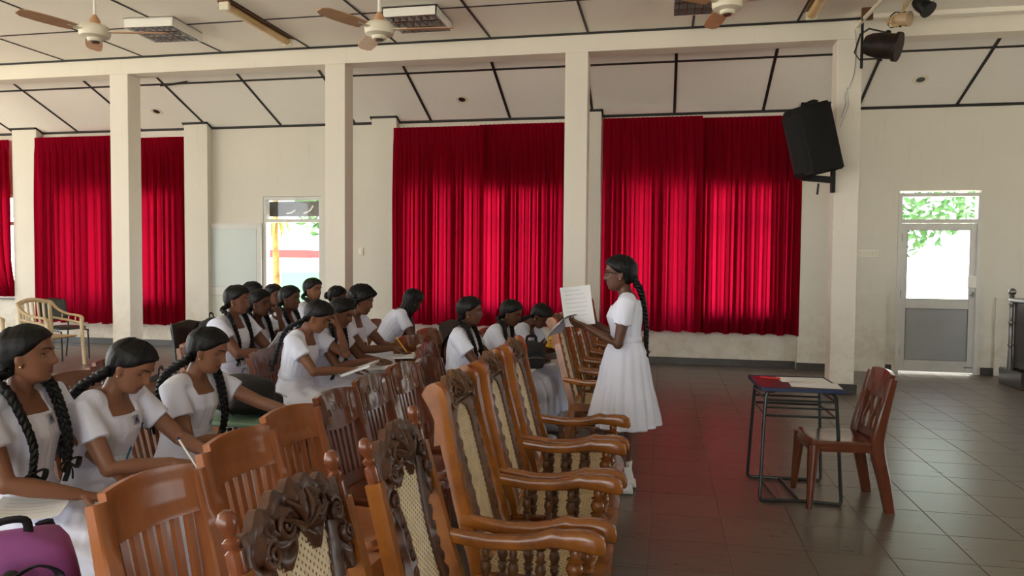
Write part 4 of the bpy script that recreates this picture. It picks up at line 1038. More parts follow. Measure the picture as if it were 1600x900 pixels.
cb = MB().tube(catmull([(2.01, 8.70, 4.0), (2.03, 8.71, 3.8), (2.02, 8.715, 3.55), (1.98, 8.72, 3.4), (1.93, 8.722, 3.3), (1.94, 8.722, 3.2), (1.9, 8.722, 3.05)], 6), 0.006, 6)
cb.tube(catmull([(1.95, 8.722, 3.38), (1.965, 8.72, 3.2), (1.94, 8.722, 3.1), (1.89, 8.722, 2.95)], 6), 0.005, 6)
tag(cb.build('hanging_cable', M['steel']), 'thin grey cable hanging down the right column', 'cable')
# ---------------------------------------------------------------- people
from mathutils.bvhtree import BVHTree
def skin_mat(name, c):
    k = NT(name); vec = k.coord('Object'); n = k.noise(vec, 14, 4)
    k.l(k.mix(n, c, tuple(x * 0.82 for x in c[:3]) + (1,)), k.b.inputs['Base Color'])
    k.b.inputs['Roughness'].default_value = 0.48; k.b.inputs['Specular IOR Level'].default_value = 0.4
    k.b.inputs['Subsurface Weight'].default_value = 0.08; k.b.inputs['Subsurface Radius'].default_value = (0.02, 0.008, 0.004)
    return k.m
SKIN = [skin_mat('skin_tone_%s' % n, c) for n, c in (('light', srgb(140, 96, 72)), ('warm', srgb(128, 84, 60)), ('brown', srgb(112, 72, 52)), ('deep', srgb(94, 58, 41)))]
LIPS = [mat('lip_%s' % n, c, 0.4) for n, c in (('light', srgb(124, 66, 58)), ('warm', srgb(112, 60, 52)), ('brown', srgb(98, 54, 46)), ('deep', srgb(82, 44, 38)))]
def hair_mat():
    k = NT('black_hair'); vec = k.coord('Object', (1, 1, 1)); n = k.noise(vec, 60, 4, 0.7)
    k.l(k.ramp(n, [(0.3, srgb(4, 4, 4)), (0.75, srgb(13, 11, 11))]), k.b.inputs['Base Color']); k.b.inputs['Roughness'].default_value = 0.5
    k.b.inputs['Specular IOR Level'].default_value = 0.28
    k.bump(n, 0.35, 0.004); return k.m
M['hair'] = hair_mat()
M['ribbon'] = mat('black_ribbon', srgb(14, 14, 18), 0.6)
def cloth_mat():
    k = NT('white_cotton'); vec = k.coord('Object'); n = k.noise(vec, 7, 5, 0.55); n2 = k.noise(k.coord('Object', (1, 1, 0.35)), 22, 3)
    k.l(k.mix(n, srgb(226, 229, 244), srgb(215, 218, 236)), k.b.inputs['Base Color']); k.b.inputs['Roughness'].default_value = 0.8
    k.b.inputs['Specular IOR Level'].default_value = 0.15; k.b.inputs['Sheen Weight'].default_value = 0.15
    k.bump(k.mix(0.35, n, n2), 0.55, 0.02); return k.m
M['cotton'] = cloth_mat()
M['eye_white'] = mat('eye_white', srgb(176, 168, 160), 0.35); M['iris'] = mat('dark_iris', srgb(24, 14, 10), 0.15)
M['gold_stud'] = mat('gold_stud', srgb(226, 200, 140), 0.2, metal=0.9)
M['blue_badge'] = mat('blue_badge', srgb(44, 126, 186), 0.4); M['navy'] = mat('navy_thread', srgb(34, 44, 92), 0.7); M['grey_patch'] = mat('grey_patch', srgb(150, 150, 160), 0.7)
M['sock'] = mat('white_sock', srgb(226, 226, 228), 0.85, bump=0.2, bscale=150); M['shoe'] = mat('white_canvas', srgb(222, 222, 224), 0.6)

HZ = [-.112, -.105, -.09, -.07, -.05, -.03, -.01, .01, .03, .05, .07, .09, .103, .11]
XF = [.035, .062, .077, .081, .082, .083, .084, .086, .088, .087, .078, .06, .034, .005]
XB = [.0, -.005, -.02, -.05, -.072, -.085, -.094, -.098, -.098, -.093, -.08, -.058, -.03, -.005]
WD = [.016, .031, .046, .054, .059, .063, .067, .070, .073, .072, .065, .048, .027, .005]
def gs(x, s): return math.exp(-(x / s) ** 2)
def head_xyz(h, a):
    xf, xb, w = np.interp(h, HZ, XF), np.interp(h, HZ, XB), np.interp(h, HZ, WD)
    c, s = math.cos(a), math.sin(a)
    x = (xf + xb) / 2 + (xf - xb) / 2 * math.copysign(abs(c) ** 0.9, c); y = w * math.copysign(abs(s) ** 0.92, s)
    if c > 0:
        ay = abs(y)
        nz = np.interp(h, [-.046, -.04, -.033, -.026, .004, .02, .03], [0, .012, .031, .028, .014, .005, 0])
        x += nz * gs(y, 0.011) + 0.012 * gs(ay - 0.012, 0.007) * gs(h + 0.034, 0.008)
        x += -0.012 * gs(ay - 0.031, 0.016) * gs(h - 0.005, 0.012) + 0.006 * gs(h - 0.024, 0.009) * gs(y, 0.05)
        x += 0.010 * gs(h + 0.056, 0.006) * gs(y, 0.019) + 0.011 * gs(h + 0.070, 0.0065) * gs(y, 0.017) - 0.006 * gs(h + 0.063, 0.003) * gs(y, 0.02)
        x += 0.009 * gs(h + 0.098, 0.012) * gs(y, 0.022) - 0.004 * gs(h + 0.083, 0.007) * gs(y, 0.03) + 0.004 * gs(ay - 0.036, 0.02) * gs(h + 0.02, 0.02)
    return A3((x, y, h))
def fx(y, h):
    w = float(np.interp(h, HZ, WD)); return head_xyz(h, math.asin(min(1, (abs(y) / w)) ** (1 / 0.92)))[0]
def head_mesh(mb, off=None, nh=44, na=48):
    rings = []
    hs = -0.112 + 0.222 * (0.5 - 0.5 * np.cos(np.linspace(0.06, math.pi - 0.05, nh)))
    for h in hs: rings.append([head_xyz(h, a) for a in np.linspace(0, 2 * math.pi, na, endpoint=False)])
    mb.loft(rings)
    for s in (-1, 1):
        mb.ball((-0.004, s * 0.072, -0.006), (0.017, 0.009, 0.031), 10, 8, R=rotz(-s * 0.5))
        mb.ball((0.002, s * 0.071, -0.03), (0.010, 0.008, 0.012), 8, 6)
def hair_cap(style, nh=46, na=60):
    rings = []
    hs = -0.085 + 0.1945 * np.sin(np.linspace(0, 1, nh) * math.pi / 2)
    for h in hs:
        ring = []
        for a in np.linspace(0, 2 * math.pi, na, endpoint=False):
            hh = min(h, 0.1095)
            xf, xb, w = np.interp(hh, HZ, XF), np.interp(hh, HZ, XB), np.interp(hh, HZ, WD)
            c, s = math.cos(a), math.sin(a)
            p = A3(((xf + xb) / 2 + (xf - xb) / 2 * c, w * s, h))
            line = np.interp(h, [-.085, -.04, -.02, 0.0, 0.02, 0.04, 0.055, 0.066, 0.074], [-.03, -.02, -.016, 0.004, 0.036, 0.058, 0.07, 0.084, 0.14])
            if style == 'curly': line += 0.012
            n = nrm(A3((p[0] / 0.0081, p[1] / 0.0052, max(h, 0) / 0.0117)))
            o = 0.012 + 0.005 * max(0, h / 0.11) + (0.006 if p[0] < -0.04 else 0) + 0.0012 * math.sin(40 * a)
            if style == 'curly': o += 0.016 + 0.008 * math.sin(31 * a + 60 * h) * math.sin(23 * h * 4 + 3 * a)
            if style == 'loose': o += 0.006
            if style != 'curly': o -= 0.004 * gs(p[1], 0.004) * (1 if h > 0.03 else 0)
            t = min(1.0, max(0.0, (line + 0.012 - p[0]) / 0.03)); t = t * t * (3 - 2 * t)
            o = -0.010 + (o + 0.010) * t
            ring.append(p + n * o)
        rings.append(ring)
    return MB().loft(rings)
def braid(pts, r0, r1, n=9):
    P = catmull(pts, n); L = np.concatenate([[0], np.cumsum(np.linalg.norm(np.diff(P, axis=0), axis=1))])
    m = max(10, int(L[-1] / 0.009)); S = np.linspace(0, L[-1], m)
    Q = np.array([[np.interp(s, L, P[:, k]) for k in range(3)] for s in S])
    T = np.gradient(Q, axis=0); T /= np.linalg.norm(T, axis=1)[:, None]
    mb = MB(); u = A3((0, 1, 0.01))
    U = []; Wv = []
    for t in T:
        u = nrm(u - t * (u @ t)); U.append(u); Wv.append(np.cross(t, u))
    for k in range(3):
        pts2 = []; rr = []
        for i, s in enumerate(S):
            f = s / L[-1]; r = r0 + (r1 - r0) * f; ph = 2 * math.pi * (s / 0.075 + k / 3)
            pts2.append(Q[i] + U[i] * r * 0.75 * math.sin(ph) + Wv[i] * r * 0.42 * math.sin(2 * ph)); rr.append(r * 0.72)
        mb.tube(pts2, rr, 7)
    return mb
def bow(c, R, s=1.0):
    mb = MB()
    for q in (-1, 1):
        pts = [A3((0, 0, 0)), A3((0.02 * s, q * 0.03 * s, 0.012 * s)), A3((0.01 * s, q * 0.055 * s, -0.005 * s)), A3((0.012 * s, q * 0.035 * s, -0.03 * s)), A3((0, 0, 0))]
        mb.tube(catmull(pts, 5), [(0.011 * s, 0.003)] * 21, 6)
        mb.tube(catmull([A3((0, 0, 0)), A3((0.012, q * 0.012, -0.035)) * s, A3((0.006, q * 0.022, -0.075)) * s], 5), [(0.010 * s, 0.003)] * 11, 6)
    mb.ball((0, 0, 0), 0.012 * s, 8, 6)
    return mb.xf(R, c)

def ik(a, b, l1, l2, pole):
    d = b - a; D_ = np.linalg.norm(d); D2 = min(D_, (l1 + l2) * 0.995); u = d / D_
    b = a + u * D2; x = (l1 * l1 - l2 * l2 + D2 * D2) / (2 * D2); h = math.sqrt(max(1e-6, l1 * l1 - x * x))
    p = nrm(A3(pole) - u * (A3(pole) @ u)); return a + u * x + p * h, b
def add_hand(mb, wrist, h, n, side, curl, sc=1.0):
    """h finger direction, n palm normal; side +1 thumb on cross(n,h)"""
    h = nrm(h); n = nrm(n - h * (n @ h)); t = np.cross(n, h) * side
    def pt(a, b, c): return wrist + (h * a + t * b + n * c) * sc
    rings = []
    for q, (hw, ht) in zip(np.linspace(-0.012, 0.082, 8), ((.02, .016), (.022, .016), (.026, .016), (.032, .015), (.037, .014), (.039, .013), (.038, .012), (.03, .008))):
        rings.append([pt(q, hw * math.cos(a), ht * math.sin(a)) for a in np.linspace(0, 2 * math.pi, 14, endpoint=False)])
    mb.loft(rings)
    for k, (b, L) in enumerate(((0.029, 0.068), (0.0098, 0.076), (-0.0098, 0.07), (-0.0285, 0.054))):
        p = pt(0.074 - 0.004 * abs(k - 1.2), b, 0); d = h.copy(); ax = n; pts = [p]; ang = 0.0
        for seg, fr_ in enumerate((0.45, 0.32, 0.23)):
            ang += curl * (0.8 + 0.25 * k / 3) * (0.55 if seg == 0 else 1.0)
            p = p + (h * math.cos(ang) + n * math.sin(ang) + t * 0.08 * (1.2 - k) * 0.5) * L * fr_ * sc; pts.append(p)
        mb.tube(catmull(pts, 3), [x * sc for x in np.linspace(0.0088, 0.0066, 10)], 8)
        mb.ball(pts[-1], 0.0066 * sc, 8, 6)
    p0 = pt(0.018, 0.024, 0.004); p1 = pt(0.045, 0.048, 0.012 + 0.012 * curl); p2 = pt(0.07, 0.052 - 0.012 * curl, 0.018 + 0.02 * curl); p3 = pt(0.088, 0.046 - 0.02 * curl, 0.024 + 0.022 * curl)
    mb.tube(catmull([p0, p1, p2, p3], 3), [x * sc for x in np.linspace(0.0125, 0.0072, 10)], 8); mb.ball(p3, 0.0072 * sc, 8, 6)
JOBS = []
def remesh_job(mb, voxel, smooth, done):
    me = mb.mesh('tmp', [], 0); o = bpy.data.objects.new('tmp', me); COL.objects.link(o)
    r = o.modifiers.new('r', 'REMESH'); r.mode = 'VOXEL'; r.voxel_size = voxel
    s = o.modifiers.new('s', 'SMOOTH'); s.iterations = smooth; s.factor = 0.5
    JOBS.append((o, done))
def run_jobs():
    dg = bpy.context.evaluated_depsgraph_get(); dg.update()
    for o, done in JOBS:
        me = bpy.data.meshes.new_from_object(o.evaluated_get(dg)); me.polygons.foreach_set('use_smooth', [True] * len(me.polygons))
        done(me)
    for o, d in JOBS:
        m0 = o.data; bpy.data.objects.remove(o); bpy.data.meshes.remove(m0)
    JOBS.clear()

def girl(head_at, label, rz=0.0, lean=0.1, side=0.0, hp=0.1, hy=0.0, hr=0.0, RA=(0.32, -0.12, 0.66), LA=(0.32, 0.12, 0.66), Rp=(-0.3, -0.7, -0.6), Lp=(-0.3, 0.7, -0.6), Rh=None, Lh=None, curl=(0.5, 0.5), stand=False, skin=1, hair='two_front', voxel=0.0075, wide=1.0, badges=(), eyes='down', glasses=False, twist=0.0, chair=None, group='schoolgirls seated in rows', hy_chair=0.0, chair_dx=0.0, hs=0.9):
    up0 = A3((0, 0, 1))
    hipz = 0.535 if not stand else 0.83
    def solve(tl):
        J = {}
        def dr(a, b=side): return nrm(A3((math.sin(a), math.tan(b), math.cos(a))))
        J['pel'] = A3((0, 0, hipz)); J['wai'] = J['pel'] + 0.13 * tl * dr(lean * 0.4, side * 0.4); J['che'] = J['wai'] + 0.165 * tl * dr(lean * 0.9)
        J['nb'] = J['che'] + 0.145 * tl * dr(lean * 1.1)
        Rt = rotz(twist); up = dr(lean * 1.05); fwd = nrm(A3((math.cos(lean), 0, -math.sin(lean)))); fwd = nrm(Rt @ fwd - up * ((Rt @ fwd) @ up)); J['up'], J['fwd'], J['left'] = up, fwd, np.cross(up, fwd)
        Hm = rotz(hy) @ roty(hp) @ rotx(hr)
        J['Hm'] = Hm; nk = J['nb'] + 0.06 * nrm(up * 0.8 + fwd * 0.35) + 0.0 * up
        J['nk'] = nk; J['hc'] = nk + Hm @ A3((0.022, 0, 0.083)) * (0.25 + 0.75 * hs)
        return J
    J = solve(1.0)
    tl = min(1.15, max(0.85, (head_at[2] - hipz - 0.14) / max(0.1, J['hc'][2] - hipz - 0.14)))
    J = solve(tl)
    off = rotz(rz) @ J['hc']
    loc = (head_at[0] - off[0], head_at[1] - off[1], 0.0)
    root = empty('person', loc, rz, label, 'person', group)
    Hs = J['Hm'] * hs
    up, fwd, left, Hm, hc, nb = J['up'], J['fwd'], J['left'], J['Hm'], J['hc'], J['nb']
    body, dress = MB(), MB()
    # torso
    sp = np.array([J['pel'] - A3((0, 0, 0.06)), J['pel'], J['wai'], (J['wai'] + J['che']) / 2, J['che'], J['che'] * 0.55 + nb * 0.45, nb - up * 0.03, nb + up * 0.015])
    prof = [(.13, .10, 0), (.155, .115, 0), (.112, .088, .0), (.122, .094, .004), (.134, .106, .014), (.146, .092, .004), (.128, .066, -.006), (.055, .052, 0)]
    def rings(grow, upto, bust=0):
        out = []
        P = catmull(sp[:upto], 3); Q = []
        for i in range(upto - 1):
            for f in (0, 1 / 3, 2 / 3): Q.append(tuple(np.array(prof[i]) * (1 - f) + np.array(prof[i + 1]) * f))
        Q.append(prof[upto - 1])
        for p, (w, d, ox) in zip(P, Q):
            ring = []
            for a in np.linspace(0, 2 * math.pi, 28, endpoint=False):
                c, s = math.cos(a), math.sin(a)
                ring.append(p + fwd * (ox + (d * wide + grow) * c) + left * (w * wide + grow) * s)
            out.append(ring)
        return out
    body.loft(rings(-0.006, 8)); dress.loft(rings(0.006, 8))
    for s in (-1, 1):      # bust
        c = J['che'] + fwd * 0.06 + left * s * 0.058 + up * 0.005; dress.ball(c, (0.05, 0.05, 0.05), 12, 8)
    body.tube([nb - up * 0.05, J['nk'], hc + Hm @ A3((-0.014, 0, -0.045))], [0.05, 0.041, 0.042], 12)
    # arms
    J['sh'] = {}; J['el'] = {}; J['wr'] = {}
    for s, T, pole, hd, cu in ((-1, RA, Rp, Rh, curl[0]), (1, LA, Lp, Lh, curl[1])):
        sh = nb - up * 0.045 + left * s * 0.148 * wide
        T = A3(T)
        el, wr = ik(sh, T, 0.255, 0.222, pole)
        J['sh'][s], J['el'][s], J['wr'][s] = sh, el, wr
        k = 1 + (wide - 1) * 1.2
        body.tube([nb - up * 0.05 + left * s * 0.06, sh, (sh + el) / 2, el, el * 0.66 + wr * 0.34, wr], [0.05, 0.044 * k, 0.038 * k, 0.032 * k, 0.031 * k, 0.0205], 14)
        body.ball(el, 0.0325 * k, 10, 8)
        h = nrm(wr - el) if hd is None else nrm(A3(hd[0])); n = A3((0, 0, -1)) if hd is None else A3(hd[1])
        add_hand(body, wr, h, n, -s, cu, 0.96)
        # sleeve
        dress.tube([nb - up * 0.035 + left * s * 0.05, nb - up * 0.03 + left * s * 0.10, sh + up * 0.004, sh * 0.72 + el * 0.28, sh * 0.46 + el * 0.54], [0.05, 0.055, 0.057 * k, 0.056 * k, 0.0575 * k], 18)
    # legs
    legs = {}
    for s in (-1, 1):
        if stand:
            hip, kn, an = A3((0, s * 0.08, hipz - 0.02)), A3((0.01, s * 0.075, 0.44)), A3((-0.015, s * 0.07, 0.085))
            if s > 0: kn = kn + A3((0.05, 0, 0)); an = an + A3((0.02, 0, 0))
        else: hip, kn, an = A3((0, s * 0.085, 0.52)), A3((0.42, s * 0.095, 0.50)), A3((0.40, s * 0.09, 0.09))
        body.tube(catmull([hip, hip * 0.5 + kn * 0.5, kn, kn * 0.7 + an * 0.3, an], 3), [0.078, 0.076, 0.074, 0.07, 0.062, 0.054, 0.05, 0.051, 0.052, 0.05, 0.043, 0.035, 0.03], 14)
        body.tube([an + A3((-0.03, 0, -0.045)), an + A3((0.04, 0, -0.05)), an + A3((0.12, 0, -0.065))], [0.028, 0.032, 0.022], 10)
        legs[s] = an
    # skirt
    rg = []
    if stand:
        for t in np.linspace(0, 1, 16):
            z = J['wai'][2] + 0.02 - (J['wai'][2] + 0.02 - 0.43) * t; c = J['wai'] * (1 - t) + A3((0.0, 0, 0)) * t
            R0 = np.interp(t, [0, 0.12, 0.35, 1], [0.112, 0.150, 0.185, 0.265]); R1 = np.interp(t, [0, 0.12, 0.35, 1], [0.092, 0.125, 0.155, 0.225])
            ring = []
            for a in np.linspace(0, 2 * math.pi, 96, endpoint=False):
                k = 1 + (0.012 + 0.055 * t) * math.sin(15 * a + 0.6 * math.sin(3 * a)) + 0.03 * t * math.sin(4 * a + 1) + 0.015 * t * math.sin(31 * a)
                ring.append((c[0] + R1 * k * math.cos(a), R0 * k * math.sin(a), z))
            rg.append(ring)
    else:
        wz = J['wai']
        S = [(wz[0], wz[2] + 0.02, 80, .112, .092, .092, 0), (wz[0] + 0.005, 0.585, 72, .145, .12, .11, .0), (0.045, 0.525, 40, .178, .125, .12, .01), (0.15, 0.50, 8, .19, .105, .16, .02), (0.27, 0.50, 0, .2, .098, .19, .03), (0.38, 0.495, -8, .21, .092, .2, .035), (0.455, 0.475, -40, .22, .085, .15, .04), (0.495, 0.41, -75, .235, .075, .12, .05), (0.505, 0.31, -88, .25, .075, .13, .06), (0.505, 0.21, -90, .26, .08, .15, .07)]
        ph = random.random() * 6
        K = np.array(S); tt = np.arange(len(S)); fine = np.linspace(0, len(S) - 1, 34)
        for f in fine:
            x, z, an_, hw_, hu, hl, rp = [np.interp(f, tt, K[:, c]) for c in range(7)]
            a_ = math.radians(an_ if True else 0); 
            # ring plane normal: tangent angle; 80 = pointing down at the waist, 0 = forward, -90 = down at the shin
            tgt = math.radians(np.interp(f, tt, [-95, -80, -45, -8, 0, -8, -42, -78, -90, -90])); Tn = A3((math.cos(tgt), 0, math.sin(tgt))); Un = A3((-math.sin(tgt), 0, math.cos(tgt)))
            ring = []
            for a in np.linspace(0, 2 * math.pi, 72, endpoint=False):
                c, s = math.cos(a), math.sin(a)
                k = 1 + rp * math.sin(11 * a + ph + 0.5 * math.sin(3 * a)) + 0.5 * rp * math.sin(5 * a + 2 * f + ph)
                v = hu * s if s > 0 else hl * (-(abs(s) ** 0.6)) * (0.9 + 0.1 * math.cos(2 * a))
                ring.append(A3((x, 0, z)) + Un * v * k + A3((0, 1, 0)) * hw_ * wide * k * math.copysign(abs(c) ** 0.75, c))
            rg.append(ring)
    dress.loft(rg)
    # head
    hm = MB(); head_mesh(hm); hm.xf(Hs, hc); body.v += hm.v
    for f in hm.f: body.f.append(tuple(i + body.n for i in f)); body.mi.append(0)
    body.n += hm.n
    HL = lambda p: hc + Hs @ A3(p)
    def fin_body(me):
        me.materials.append(SKIN[skin]); me.materials.append(LIPS[skin])
        n = len(me.vertices); co = np.empty(n * 3); me.vertices.foreach_get('co', co); co = (co.reshape(-1, 3) - hc) @ Hm / hs
        lip = (co[:, 0] > 0.06) & (np.abs(co[:, 2] + 0.063) < 0.0135 * np.sqrt(np.clip(1 - (co[:, 1] / 0.026) ** 2, 0, 1))) & (np.abs(co[:, 1]) < 0.026)
        mi = [1 if sum(lip[v] for v in p.vertices) > 2 else 0 for p in me.polygons] if lip.any() else None
        if mi: me.polygons.foreach_set('material_index', mi)
        link('body', me, root)
    remesh_job(body, voxel, 2, fin_body)
    def fin_dress(me):
        me.materials.append(M['cotton'])
        n = len(me.vertices); co = np.empty(n * 3); me.vertices.foreach_get('co', co); co = co.reshape(-1, 3)
        rel = co - nb; s = rel @ up; y = rel @ left; x = rel @ fwd
        nr = np.empty(n * 3); me.vertices.foreach_get('normal', nr); nr = nr.reshape(-1, 3)
        rs = np.random.RandomState(int(abs(head_at[1]) * 100)); w = np.zeros(n)
        for q in range(7):
            kx = rs.randn(3) * np.array([1, 1, 0.45]) * (22 + 7 * q); w += np.sin(co @ kx + rs.rand() * 6) / (1.5 + 0.5 * q)
        ang = np.arctan2(y, x + 0.02)
        gath = np.sin(ang * 26 + 1.5 * np.sin(ang * 5)) * np.exp(-((s + 0.20) / 0.07) ** 2)
        co = co + nr * (0.0030 * w + 0.0028 * gath)[:, None]
        low = np.clip(-0.03 - 0.04 * (x + 0.02) / 0.04, -0.07, -0.03)
        dep = np.minimum(0.074 - np.abs(y), s - low); t_ = np.clip(dep / 0.014, 0, 1); t_ = t_ * t_ * (3 - 2 * t_)
        ctr = nb + np.outer(s, up)
        co = co + (-(co - ctr) * 0.42 - up * 0.02) * t_[:, None]
        me.vertices.foreach_set('co', co.reshape(-1)); me.update()
        o = link('dress', me, root)
        bv = BVHTree.FromPolygons([v.co.copy() for v in me.vertices], [tuple(p.vertices) for p in me.polygons])
        def on(yy, ss, wdt, hgt, mt, name, frame=None, parent=None):
            org = nb + left * yy + up * ss + fwd * 0.3
            hit = bv.ray_cast(Vector(org), Vector(-fwd))
            if hit[0] is None: return
            p, nn = A3(hit[0]), A3(hit[1]); uu = nrm(up - nn * (up @ nn)); ll = np.cross(uu, nn)
            R = np.array([ll, uu, nn]).T
            q = MB()
            if frame:
                for a, b in (((-1, -1), (-0.55, 1)), ((0.55, -1), (1, 1)), ((-1, 0.62), (1, 1)), ((-1, -1), (1, -0.62))): q.box((a[0] * wdt / 2, a[1] * hgt / 2, -0.002), (b[0] * wdt / 2, b[1] * hgt / 2, 0.005))
            elif name == 'monogram':
                for a in ((-1, -1, 0, 1), (1, -1, 0, 1), (-0.55, -0.2, 0.55, -0.2), (-1, -1, -0.5, -0.5)):
                    q.tube([(a[0] * wdt / 2, a[1] * hgt / 2, 0.003), (a[2] * wdt / 2, a[3] * hgt / 2, 0.003)], 0.0028, 5)
            else: q.box((-wdt / 2, -hgt / 2, -0.003), (wdt / 2, hgt / 2, 0.004))
            q.xf(R, p).build(name, mt, o, 0)
        if 'crest' in badges: on(0.035, -0.095, 0.034, 0.038, M['grey_patch'], 'collar_patch'); on(0.035, -0.095, 0.018, 0.022, M['navy'], 'monogram')
        if 'mono' in badges: on(0.085, -0.135, 0.026, 0.03, M['navy'], 'monogram')
        if 'badge' in badges: on(0.04, -0.262 * tl, 0.034, 0.05, M['blue_badge'], 'badge', True)
    remesh_job(dress, voxel * 1.3, 4, fin_dress)
    wr_ = []
    for zz, gg in ((-0.022, 0.009), (-0.018, 0.0135), (0.016, 0.0125), (0.02, 0.008)):
        wr_.append([J['wai'] + up * (zz + 0.022) + fwd * ((0.089 * wide + gg) * math.cos(a)) + left * ((0.113 * wide + gg) * math.sin(a)) for a in np.linspace(0, 2 * math.pi, 40, endpoint=False)])
    MB().loft(wr_).build('waistband', M['cotton'], root, 60)
    # hair
    hr_ = hair_cap(hair).xf(Hs, hc).build('hair', M['hair'], root, 180)
    def T(a, b, c): return nb + fwd * a + left * b + up * c
    if hair in ('two_front', 'two_back', 'front_back'):
        for s in (-1, 1):
            front = hair == 'two_front' or (hair == 'front_back' and s > 0)
            st = [HL((-0.055, s * 0.035, -0.02)), HL((-0.06, s * 0.062, -0.06))]
            if front: pts = st + [T(-0.02, s * 0.085, 0.06), T(0.05, s * 0.095, 0.025), T(0.105, s * 0.088, -0.07), T(0.14, s * 0.08, -0.17), T(0.137, s * 0.082, -0.26)]
            else: pts = st + [T(-0.085, s * 0.08, 0.0), T(-0.115, s * 0.075, -0.12), T(-0.12, s * 0.07, -0.24)]
            b = braid(pts, 0.019 if voxel < 0.006 else 0.016, 0.012 if voxel < 0.006 else 0.010); bo = b.build('braid', M['hair'], root, 180)
            bow(pts[-1], np.array([fwd, left, up]).T if front else np.array([-fwd, left, up]).T, 0.9 if front else 0.8).build('ribbon', M['ribbon'], bo, 180)
    elif hair == 'one_back':
        pts = [HL((-0.085, 0, 0.0)), HL((-0.1, 0, -0.06)), T(-0.085, 0, 0.02), T(-0.115, 0.0, -0.12), T(-0.125, 0.0, -0.22), T(-0.13, 0.0, -0.36)]
        bo = braid(pts, 0.024, 0.014).build('braid', M['hair'], root, 180); bow(pts[-1], np.array([-fwd, left, up]).T, 0.8).build('ribbon', M['ribbon'], bo, 180)
    elif hair == 'loose':
        mb = MB(); rnd = random.Random(3)
        for k in range(26):
            a = -1.9 + 3.8 * k / 25; w = 0.085 + rnd.uniform(-0.006, 0.006)
            p0 = HL((-w * math.cos(a) * 0.9, w * math.sin(a) * 0.8, 0.02)); p1 = HL((-w * math.cos(a) * 0.95, w * math.sin(a) * 0.9, -0.07)); p2 = HL((-0.06 * math.cos(a) + rnd.uniform(-0.02, 0.03), w * math.sin(a) * 1.0, -0.16 - rnd.uniform(0, 0.05)))
            mb.tube(catmull([p0, p1, p2], 4), [0.014, 0.015, 0.016, 0.016, 0.015, 0.014, 0.012, 0.009, 0.004], 6)
        mb.build('hair_length', M['hair'], root, 180)
    elif hair == 'curly':
        mb = MB(); rnd = random.Random(5)
        for k in range(170):
            d = nrm(A3((rnd.gauss(0, 1) - 0.35, rnd.gauss(0, 1), rnd.gauss(0, 1) + 0.25)))
            if d[0] > 0.25 and d[2] < 0.62: continue
            if d[2] < -0.55: continue
            mb.ball(HL((d[0] * 0.112 - 0.008, d[1] * 0.098, d[2] * 0.122 + 0.008)), rnd.uniform(0.011, 0.02), 7, 5)
        mb.build('curls', M['hair'], root, 180)
    elif hair == 'bun':
        MB().ball(HL((-0.115, 0, -0.02)), (0.035, 0.045, 0.045), 12, 8, R=Hs).build('hair_bun', M['hair'], root, 180)
    # face details
    for s in (-1, 1):
        ex = fx(0.031, 0.003)
        if eyes == 'open':
            e = MB().ball((ex - 0.0095, s * 0.031, 0.003), (0.0125, 0.0145, 0.0068), 14, 10).xf(Hs, hc).build('eye', M['eye_white'], root, 180)
            MB().ball((ex + 0.0005, s * 0.031 + 0.001, 0.003), (0.0035, 0.006, 0.0064), 10, 6).xf(Hs, hc).build('iris', M['iris'], e, 180)
            MB().ball((ex - 0.0098, s * 0.031, 0.0068), (0.0138, 0.0165, 0.0058), 14, 10).xf(Hs, hc).build('eyelid', SKIN[skin], root, 180)
        else: MB().ball((ex - 0.0095, s * 0.031, 0.003), (0.0135, 0.0165, 0.0088), 14, 10).xf(Hs, hc).build('eyelid', SKIN[skin], root, 180)
        zb = 0.0035 if eyes == 'open' else -0.0055
        pts = [HL((ex + 0.0035 - 0.011 * t * t, s * 0.031 + t * 0.0155, 0.003 + zb * (1 - t * t) - 0.001 * (1 - abs(t)))) for t in np.linspace(-1, 1, 9)]
        MB().tube(pts, [(0.0013 + 0.0009 * math.sin(math.pi * k / 8)) for k in range(9)], 5).build('eyelash', M['hair'], root, 180)
        pts = []
        for t in np.linspace(0, 1, 9):
            yb, zb2 = 0.013 + 0.036 * t, 0.0225 + 0.006 * math.sin(t * 2.5); pts.append(HL((fx(yb, zb2) + 0.0004, s * yb, zb2)))
        MB().tube(pts, [(0.0016, 0.0036 * (1 - 0.65 * k / 8)) for k in range(9)], 6).build('eyebrow', M['hair'], root, 180)
        MB().ball(HL((0.004, s * 0.083, -0.036)), 0.0045, 8, 6).build('earring', M['gold_stud'], root, 180)
    if glasses:
        g = MB()
        for s in (-1, 1):
            pts = [HL((0.094 - 6 * (s * 0.033 + 0.021 * math.cos(a)) ** 2, s * 0.033 + 0.021 * math.cos(a), 0.002 + 0.015 * math.sin(a))) for a in np.linspace(0, 2 * math.pi, 17)]
            g.tube(pts, 0.0017, 5)
            g.tube([HL((0.077, s * 0.054, 0.006)), HL((0.05, s * 0.077, 0.006)), HL((-0.005, s * 0.083, 0.004))], 0.0018, 5)
        g.tube([HL((0.094, -0.012, 0.006)), HL((0.095, 0.012, 0.006))], 0.0017, 5)
        tag(g.build('glasses', M['black_metal'], root, 180), 'thin dark framed glasses')
